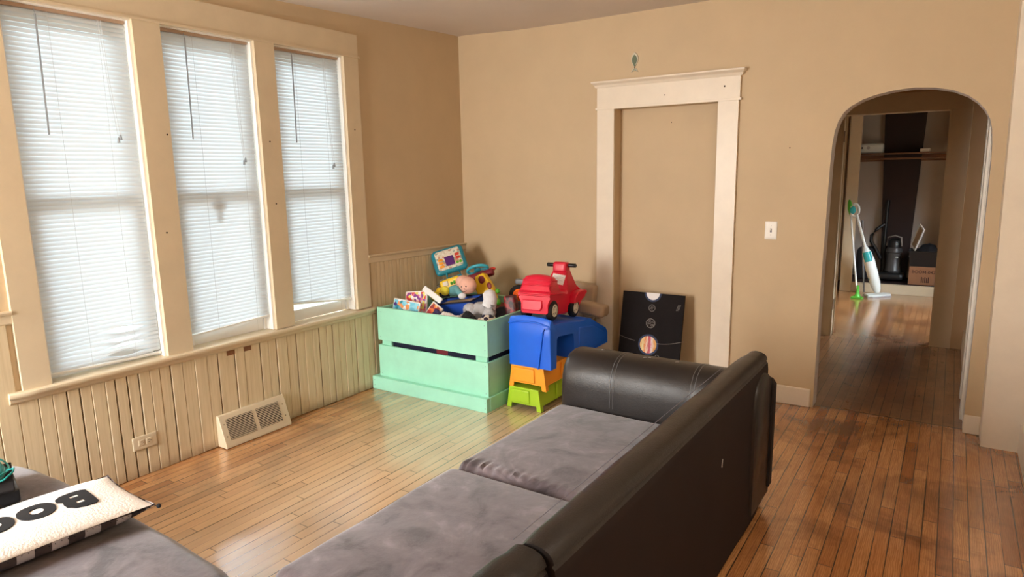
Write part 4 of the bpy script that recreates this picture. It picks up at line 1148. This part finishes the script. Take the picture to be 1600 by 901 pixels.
for x in xs:
    e = {1.146: .016, 1.150: .006, 1.462: .006, 1.466: .016}.get(x, 0)
    row = []
    for y, z in prof:
        tap = (1-(z-.312)/.34)*.012
        xx = 1.306+(x-1.306)*(1+tap*2.2)
        dome = .018*(1-((x-1.306)/.16)**2) if (y < -.985 and z > .6) else 0
        zz = z - (e if z > .5 and y < -.4 else 0)*.8 + dome
        row.append(bm.verts.new((xx-ox, (y+e*.6 if y < -1.0 else y)-oy, zz-oz)))
    rings.append(row)
for R0, R1 in zip(rings, rings[1:]):
    for q in range(len(prof)): bm.faces.new((R0[q], R0[(q+1) % len(prof)], R1[(q+1) % len(prof)], R1[q]))
bm.faces.new(rings[0]); bm.faces.new(rings[-1][::-1])
obj('body', bm, 'blue', bp, smooth=35)
# recessed-looking groove lines / ribs on the front leg
bm = B()
tube(bm, [(1.375-ox, -.008, .31-oz), (1.415-ox, -.010, .56-oz), (1.428-ox, -.006, .585-oz), (1.462-ox, .0, .59-oz)], .006, 8)
tube(bm, [(1.15-ox, -.004, .600-oz), (1.22-ox, -.009, .618-oz), (1.36-ox, -.009, .622-oz), (1.458-ox, -.004, .602-oz)], .006, 8)
each('front_rib', bm, 'blue', bp, smooth=50)
bm = B(); prism(bm, [(-.64-oy, .33-oz), (-.25-oy, .33-oz), (-.25-oy, .41-oz), (-.42-oy, .49-oz), (-.64-oy, .52-oz)], 'x', 1.463-ox, 1.474-ox); each('side_panel', bm, 'blue', bp, bevel=.006)

# tan track slabs
def slab(loc, rot_, w, d, h, label):
    t = thing('toy_track_piece', label, 'toy track', loc, rot_, group='tan track slabs behind the red car')
    bm = B(); rbox(bm, (-w/2, -d/2, 0), (w/2, d/2, h), .028, 10); obj('slab', bm, 'tan', t, smooth=60)
    bm = B()
    for k in (-.3, 0, .3): box(bm, w*k-.006, w*k+.006, -d/2+.03, d/2-.03, -.012, .004)
    each('underside_rib', bm, 'tan', t)
slab((1.385, -.265, .530), (R_(-6), R_(8), R_(8)), .21, .17, .09, 'tan plastic track slab lying low behind the red car near the casing')
slab((1.20, -.115, .455), (R_(-4), R_(4), R_(4)), .24, .09, .28, 'tan plastic track slab standing upright behind the red car')

# ================================================================== RED RIDE-ON
pitch = math.atan2(-.045, .35)
rc = thing('ride_on_toy_car', 'red plastic ride-on toy with black handlebar on the blue platform', 'ride-on toy', (1.322, -.93, .618), (pitch, 0, R_(6)))
# local: y forward, 0 at rear axle; z 0 at wheel bottom
W2 = .108
bm = B()
side = [(-.075, .045), (-.085, .12), (-.088, .16), (-.098, .165), (-.10, .185), (-.085, .195), (-.078, .225), (-.065, .262), (-.045, .280), (-.02, .286), (.02, .284), (.045, .268), (.06, .235), (.08, .195), (.20, .18), (.255, .195), (.28, .235), (.305, .31), (.325, .34), (.36, .345), (.385, .335), (.405, .29), (.44, .225), (.49, .19), (.53, .175), (.545, .155), (.52, .12), (.49, .075), (.46, .05), (.43, .085), (.40, .105), (.35, .115), (.30, .105), (.27, .08), (.26, .03), (.10, .03), (.085, .08), (.055, .105), (.0, .115), (-.045, .10)]
def halfw(y, z):
    if z > .19 and y > .22: return .05 + .042*max(0, min(1, (.33-z)/.13))
    if z > .2: return .1
    if z > .15: return W2+.006
    return W2-.012
xsx = [-1, -.97, -.88, -.4, 0, .4, .88, .97, 1]
rings = []
for q in xsx:
    row = []
    for y, z in side:
        h = halfw(y, z); e = (1-min(1, (1-abs(q))/.1))
        zz = z - .010*e*(1 if z > .1 else -1)
        dome = .016*(1-q*q) if (z > .25 and y < .1) else 0
        row.append(bm.verts.new((q*h, y, zz+dome)))
    rings.append(row)
for R0, R1 in zip(rings, rings[1:]):
    for q in range(len(side)): bm.faces.new((R0[q], R0[(q+1) % len(side)], R1[(q+1) % len(side)], R1[q]))
bm.faces.new(rings[0]); bm.faces.new(rings[-1][::-1])
body = obj('body', bm, 'red', rc, smooth=38)
# trunk lid ridges
bm = B()
for z, yb, w in ((.232, -.079, .103), (.262, -.068, .101)):
    tube(bm, [(-w, .04, z), (-w, yb+.012, z), (-w+.012, yb, z), (w-.012, yb, z), (w, yb+.012, z), (w, .04, z)], .0045, 8)
tube(bm, [(-W2-.004, .12, .178), (-W2-.004, -.09, .178), (-W2+.01, -.101, .178), (W2-.01, -.101, .178), (W2+.004, -.09, .178), (W2+.004, .12, .178)], .007, 8)
each('trunk_ridge', bm, 'red', body, smooth=60)
bm = B(); prism(bm, [(-.085, .065), (.045, .065), (.058, .085), (.058, .135), (-.085, .135)], 'y', -.094, -.078); obj('rear_panel', bm, 'red', body, bevel=.006, seg=3)
# front fender wings
for s in (-1, 1):
    bm = B(); prism(bm, [(.28, .10), (.30, .15), (.36, .185), (.47, .195), (.52, .185), (.51, .165), (.44, .135), (.40, .11)], 'x', s*.07, s*.138); obj('fender', bm, 'red', rc, bevel=.008, seg=3)
# column head and handlebar
bm = B(); rbox(bm, (-.052, .30, .305), (.052, .385, .385), .018, 8); hdl = obj('steering_column', bm, 'red', rc, smooth=60)
for s in (-1, 1):
    bm = B(); tube(bm, [(s*.045, .345, .362), (s*.056, .345, .362), (s*.058, .345, .362), (s*.106, .345, .362), (s*.110, .345, .362)], [.011, .011, .0145, .0145, .012], 14); obj('handle_grip', bm, 'blackp', hdl, smooth=50)
# sticker on the column (rear face)
bm = B(); box(bm, -.048, .048, -.0012, 0, -.036, .036)
st = obj('warning_sticker', bm, 'paper', rc, loc=(.004, .284, .262), rot=(R_(-19), R_(7), 0)); st['label'] = 'white printed sticker'
bm = B()
for k in range(5): box(bm, -.036, .036-.014*(k % 3), -.0018, -.0011, .018-.009*k, .0192-.009*k)
obj('printed_lines', bm, 'print', st)
def wheel(x, y, s):
    t = Matrix.Translation((x, y, .067)) @ Matrix.Rotation(s*PI/2, 4, 'Y') @ Matrix.Diagonal((1.155, 1.155, 1, 1))
    bm = B(); lathe(bm, [(.03, -.02), (.05, -.02), (.057, -.012), (.058, .0), (.057, .016), (.05, .022), (.037, .022), (.036, .016)], 32, 0, t); wl = obj('wheel', bm, 'rubber', rc, smooth=50)
    bm = B(); tube(bm, [tuple(t @ Vector((.032*Cc(2*PI*k/28), .032*S(2*PI*k/28), .021))) for k in range(28)], .005, 8, closed=True)
    for k in range(5): tube(bm, [tuple(t @ Vector((.008*Cc(2*PI*k/5), .008*S(2*PI*k/5), .021))), tuple(t @ Vector((.031*Cc(2*PI*k/5), .031*S(2*PI*k/5), .021)))], .0055, 8)
    vs = lathe(bm, [(.011, .012), (.011, .026), (.007, .028)], 16, 0, t); obj('hub', bm, 'cream', wl, smooth=50)
for s in (-1, 1): wheel(s*.09, 0, s); wheel(s*.098, .352, s)
bm = B(); tube(bm, [(-.088, 0, .058), (.088, 0, .058)], .008, 8); tube(bm, [(-.095, .352, .058), (.095, .352, .058)], .008, 8); each('axle', bm, 'steel', rc)

# ================================================================== CLOSET CONTENTS
CF = .116
bm = B(); prism(bm, [(2.835, CF), (3.135, CF), (3.225, 2.44), (2.745, 2.44)], 'y', 5.372, 5.40); o = obj('dark_panel', bm, 'board', bevel=.003); tag(o, 'tall dark brown board standing against the closet back wall', 'board')
t = thing('closet_shelf', 'thin brown shelf with a hanging rod across the closet', 'shelf', (3.06, 5.2, 1.72))
bm = B(); box(bm, -.628, .638, -.16, .168, 0, .016); obj('shelf_board', bm, 'rod', t, bevel=.002)
bm = B(); tube(bm, [(-.63, -.12, -.055), (.64, -.12, -.055)], .013, 14); obj('hanging_rod', bm, 'rod', t, smooth=50)
bm = B(); box(bm, -.628, .638, .236, .256, -.085, -.005); obj('cleat', bm, 'rod', t)
t = thing('shelf_box', 'white rounded plastic box at the left end of the closet shelf', 'box', (2.645, 5.15, 1.737))
bm = B(); rbox(bm, (-.14, -.08, 0), (.14, .08, .125), .03, 10); obj('casing', bm, 'mopw', t, smooth=60)
bm = B(); lathe(bm, [(.011, 0), (.011, .002)], 14, 0, Matrix.Translation((-.10, -.0805, .07)) @ Matrix.Rotation(PI/2, 4, 'X')); each('button', bm, 'blackp', t)
bm = B(); lathe(bm, [(.02, 0), (.02, .002)], 18, 0, Matrix.Translation((-.03, -.0805, .07)) @ Matrix.Rotation(PI/2, 4, 'X')); obj('dial', bm, 'greyf', t)
bm = B(); rbox(bm, (-.055, -.05, 0), (.055, .05, .045), .012, 6); o = obj('small_tin', bm, 'cream', loc=(3.235, 5.12, 1.737), smooth=60); tag(o, 'small pale container near the right of the closet shelf', 'container')
# cardboard box
t = thing('cardboard_box', 'brown cardboard box with dark printing on the closet floor', 'box', (3.335, 5.06, CF))
bm = B(); box(bm, -.155, .155, -.15, .15, 0, .225); obj('carton', bm, 'cardbd', t, bevel=.003)
bm = B(); box(bm, -.154, .154, -.03, .03, .2252, .226); obj('packing_tape', bm, 'tan', t)
cu = bpy.data.curves.new('printed_code', 'FONT'); cu.body = 'BOOM-042'; cu.size = .052; cu.extrude = .0006; cu.offset = .0006; cu.align_x = 'CENTER'
co = bpy.data.objects.new('tmp', cu); COL.objects.link(co); me = bpy.data.meshes.new_from_object(co.evaluated_get(bpy.context.evaluated_depsgraph_get())); bpy.data.objects.remove(co)
me.materials.append(M['ink']); o = bpy.data.objects.new('printed_code', me); COL.objects.link(o); o.parent = t; o.location = (0, -.1508, .145); o.rotation_euler = (PI/2, 0, 0)
bm = B()
for k in range(5): box(bm, -.02+.018*k, -.008+.018*k, -.1512, -.1502, .03, .10-.01*(k % 2))
obj('printed_panel', bm, 'ink', t)
# black bin on the box, with cushion and picture frame
t = thing('black_tote', 'black plastic tub on top of the cardboard box in the closet', 'bin', (3.335, 5.06, CF+.2265))
bm = B(); pr = [(.125, 0), (.155, .14), (.165, .145), (.165, .155), (.15, .155), (.12, .01)]
def frust(bm, a, b, z0, z1, c=.0):
    lo = [bm.verts.new((sx*a[0], sy*a[1], z0)) for sx, sy in ((-1, -1), (1, -1), (1, 1), (-1, 1))]; hi = [bm.verts.new((sx*b[0], sy*b[1], z1)) for sx, sy in ((-1, -1), (1, -1), (1, 1), (-1, 1))]
    for k in range(4): bm.faces.new((lo[k], lo[(k+1) % 4], hi[(k+1) % 4], hi[k]))
    return lo, hi
lo, hi = frust(bm, (.15, .13), (.172, .15), 0, .19); lo2, hi2 = frust(bm, (.145, .125), (.165, .143), .008, .19)
bm.faces.new(lo[::-1]); bm.faces.new(lo2)
for k in range(4): bm.faces.new((hi[k], hi[(k+1) % 4], hi2[(k+1) % 4], hi2[k]))
obj('tub', bm, 'blackp', t)
bm = B(); tube(bm, [(sx*.174, sy*.152, .19) for sx, sy in ((-1, -1), (1, -1), (1, 1), (-1, 1))], .007, 8, closed=True); obj('rim', bm, 'blackp', t, smooth=50)
bm = B(); ell(bm, (0, 0, 0), (.11, .085, .115), sub=4, nz=.12); o = obj('black_bag', bm, 'blackc', loc=(3.36, 5.075, CF+.385), smooth=80); tag(o, 'black bag bulging out of the black tub in the closet', 'bag')
t = thing('picture_frame', 'small framed picture leaning in the black tub in the closet', 'picture frame', (3.20, 4.985, CF+.45), (R_(-8), R_(24), R_(-68)))
bm = B()
for q in ((-.075, .075, -.008, .008, 0, .02), (-.075, .075, -.008, .008, .28, .30), (-.075, -.055, -.008, .008, .02, .28), (.055, .075, -.008, .008, .02, .28)): box(bm, *q)
obj('frame', bm, 'mopw', t, bevel=.002)
bm = B(); box(bm, -.055, .055, -.004, .002, .02, .28); obj('picture', bm, 'tan', t)
# vacuum
v = thing('vacuum_cleaner', 'black upright vacuum cleaner with grey canister in the closet', 'vacuum', (2.97, 5.16, CF))
bm = B(); rbox(bm, (-.15, -.17, .02), (.15, .12, .11), .04, 10); obj('head', bm, 'blackp', v, smooth=60)
bm = B(); lathe(bm, [(.09, .11), (.10, .13), (.088, .15), (.085, .36), (.094, .37), (.094, .40), (.075, .43)], 28, 0, Matrix.Translation((.02, .0, 0))); obj('canister', bm, 'vac', v, smooth=40)
bm = B(); lathe(bm, [(.08, .43), (.075, .50), (.05, .54), (.02, .55)], 28, 0, Matrix.Translation((.02, .0, 0))); obj('motor_cap', bm, 'blackp', v, smooth=50)
bm = B(); tube(bm, [(-.07, -.02, .45), (-.06, -.03, .56), (.02, -.035, .585), (.09, -.03, .56), (.10, -.02, .45)], .009, 10); obj('carry_handle', bm, 'steel', v, smooth=60)
bm = B(); tube(bm, [(-.10, .06, .1), (-.105, .08, .5), (-.105, .12, .9), (-.10, .15, 1.02)], .022, 12); obj('handle_tube', bm, 'blackp', v, smooth=60)
bm = B(); tube(bm, [(-.13, .0, .28), (-.19, -.02, .40), (-.25, -.03, .50), (-.25, -.03, .58), (-.20, -.01, .65), (-.12, .04, .72)], .02, 12); obj('hose', bm, 'blackp', v, smooth=60)
bm = B(); ell(bm, (.06, -.085, .31), (.018, .012, .008), sub=2); ell(bm, (.05, -.075, .48), (.01, .008, .01), sub=2); each('latch', bm, 'mopw', v, smooth=60)
for s in (-1, 1):
    bm = B(); lathe(bm, [(.02, -.015), (.035, -.012), (.035, .012), (.02, .015)], 18, 0, Matrix.Translation((s*.12, .09, .035)) @ Matrix.Rotation(PI/2, 4, 'Y')); obj('wheel', bm, 'rubber', v, smooth=50)
# black bag / dark things on the closet floor left of the mops
bm = B(); rbox(bm, (-.1, -.09, 0), (.1, .12, .42), .06, 10); o = obj('garment_bag', bm, 'blackc', loc=(2.665, 5.16, CF), smooth=60); tag(o, 'black fabric bag on the closet floor behind the mops', 'bag')

# steam mop: from base (2.86,4.50) leaning to the closet casing
mp = thing('steam_mop', 'white and teal steam mop leaning at the closet', 'mop', (2.885, 4.52, 0))
def L3(a, b, t): return tuple(a[k]+(b[k]-a[k])*t for k in range(3))
b0 = (0, 0, .05); tp = (-.325, .03, 1.10)
bm = B(); prism(bm, [(-.17, -.03), (-.13, -.07), (.14, -.065), (.19, .0), (.14, .065), (-.13, .07)], 'z', .0095, .034); hd2 = obj('head', bm, 'mopw', mp, bevel=.008, seg=3, rot=(0, 0, R_(48)))
bm = B(); prism(bm, [(-.178, -.03), (-.135, -.076), (.143, -.072), (.2, .0), (.143, .072), (-.135, .077)], 'z', -.0, .009); obj('mop_pad', bm, 'greyf', hd2)
pts = [L3(b0, tp, q) for q in (0, .04, .12, .36, .46, .53)]
bm = B(); tube(bm, pts, [.028, .046, .06, .064, .05, .02], 18); obj('body', bm, 'mopw', mp, smooth=60)
bm = B(); q0 = L3(b0, tp, .36); q1 = L3(b0, tp, .47); tube(bm, [(q0[0], q0[1]-.016, q0[2]), (q1[0], q1[1]-.016, q1[2])], [.052, .046], 16); obj('water_tank', bm, 'mopt', mp, smooth=60)
bm = B(); q0 = L3(b0, tp, .2); tube(bm, [(q0[0]-.03, q0[1]-.03, q0[2]-.06), (q0[0]-.035, q0[1]-.035, q0[2]+.08)], [.012, .016], 8); obj('teal_stripe', bm, 'mopt', mp, smooth=60)
bm = B(); tube(bm, [L3(b0, tp, .5), L3(b0, tp, .9)], .016, 10); obj('pole', bm, 'mopw', mp, smooth=60)
bm = B(); c = L3(b0, tp, .95)
tube(bm, [(c[0]-.005+.055*Cc(a)*.8, c[1], c[2]+.075*S(a)) for a in [2*PI*k/20 for k in range(20)]], .014, 8, closed=True); obj('loop_handle', bm, 'mopw', mp, smooth=60)
bm = B(); ell(bm, (c[0]-.03, c[1]-.005, c[2]), (.035, .018, .05)); obj('trigger', bm, 'mopt', mp, smooth=60)
# flat mop
fm = thing('flat_mop', 'green and white flat floor mop leaning beside the steam mop', 'mop', (2.69, 4.28, 0))
t0, t1 = (0, 0, .03), (-.20, .37, 1.17)
bm = B(); prism(bm, [(-.07, -.04), (.045, -.05), (.065, .03), (-.05, .05)], 'z', 0, .022); obj('head', bm, 'swgreen', fm, bevel=.005)
bm = B(); lathe(bm, [(.045, .02), (.02, .06), (.013, .16)], 14); obj('swivel_joint', bm, 'swgreen', fm, smooth=50)
bm = B(); tube(bm, [t0, L3(t0, t1, .86)], .011, 10); obj('pole', bm, 'mopw', fm, smooth=50)
bm = B(); tube(bm, [L3(t0, t1, .84), L3(t0, t1, .90), L3(t0, t1, .97), L3(t0, t1, 1.0)], [.014, .03, .022, .01], 12); obj('grip', bm, 'swgreen', fm, smooth=60)
bm = B(); tube(bm, [(0, 0, 0), (-.08, .05, .9)], .011, 10); o = obj('broom_stick', bm, 'grey', loc=(2.72, 4.69, .011), smooth=50); tag(o, 'dark grey stick leaning between the two mops', 'stick')

# ================================================================== LIGHT
w = bpy.data.worlds.new('World'); SC.world = w; w.use_nodes = True
wt = w.node_tree; bg = wt.nodes['Background']
tc = wt.nodes.new('ShaderNodeTexCoord'); sx = wt.nodes.new('ShaderNodeSeparateXYZ'); wt.links.new(tc.outputs['Generated'], sx.inputs[0])
rp = wt.nodes.new('ShaderNodeValToRGB'); wt.links.new(sx.outputs[2], rp.inputs[0]); wt.links.new(rp.outputs[0], bg.inputs[0])
e = rp.color_ramp.elements; e[0].position = 0; e[0].color = (.055, .06, .056, 1); e[1].position = 1; e[1].color = (.72, .86, 1, 1)
for p_, c_ in ((.05, (.042, .05, .05, 1)), (.22, (.05, .058, .063, 1)), (.36, (.84, .93, 1, 1))): n = e.new(p_); n.color = c_
bg.inputs[1].default_value = SKY
def area(name, loc, rot_, sx, sy, power, col, cam=True):
    l = bpy.data.lights.new(name, 'AREA'); l.shape = 'RECTANGLE'; l.size = sx; l.size_y = sy; l.energy = power; l.color = col
    o = bpy.data.objects.new(name, l); COL.objects.link(o); o.location = loc; o.rotation_euler = rot_; return o
# fill light added outside the unseen front opening
area('daylight_front', (.6, -6.25, 1.5), (R_(90), 0, 0), .9, 1.6, 150, (1, .96, .91))
# warm ceiling lamp of the room (behind the view)
l = bpy.data.lights.new('ceiling_lamp', 'POINT'); l.energy = 27; l.color = (1, .87, .72); l.shadow_soft_size = .38
o = bpy.data.objects.new('ceiling_lamp', l); COL.objects.link(o); o.location = (3.62, -2.8, 2.5)

# ================================================================== CAMERA
cam = bpy.data.cameras.new('camera'); cam.sensor_fit = 'HORIZONTAL'; cam.sensor_width = 36; cam.lens = 1035.2539*36/1600
cam.clip_start = .02
co = bpy.data.objects.new('camera', cam); COL.objects.link(co); SC.camera = co
yaw, pit, rol = .5853, .1743, -.0184
fw = Vector((-S(yaw)*Cc(pit), Cc(yaw)*Cc(pit), -S(pit))); rt = Vector((Cc(yaw), S(yaw), 0)); up = rt.cross(fw)
r2 = Cc(rol)*rt+S(rol)*up; u2 = -S(rol)*rt+Cc(rol)*up
m3 = Matrix((r2, u2, -fw)).transposed(); co.matrix_world = Matrix.Translation((3.5595, -4.6245, 1.5907)) @ m3.to_4x4()
SC.view_settings.view_transform = 'Standard'; SC.view_settings.look = 'None'; SC.view_settings.gamma = 1; SC.view_settings.use_curve_mapping = False
SC.view_settings.exposure = .19
SC.cycles.use_denoising = True; SC.cycles.max_bounces = 10; SC.cycles.diffuse_bounces = 6; SC.cycles.transparent_max_bounces = 16
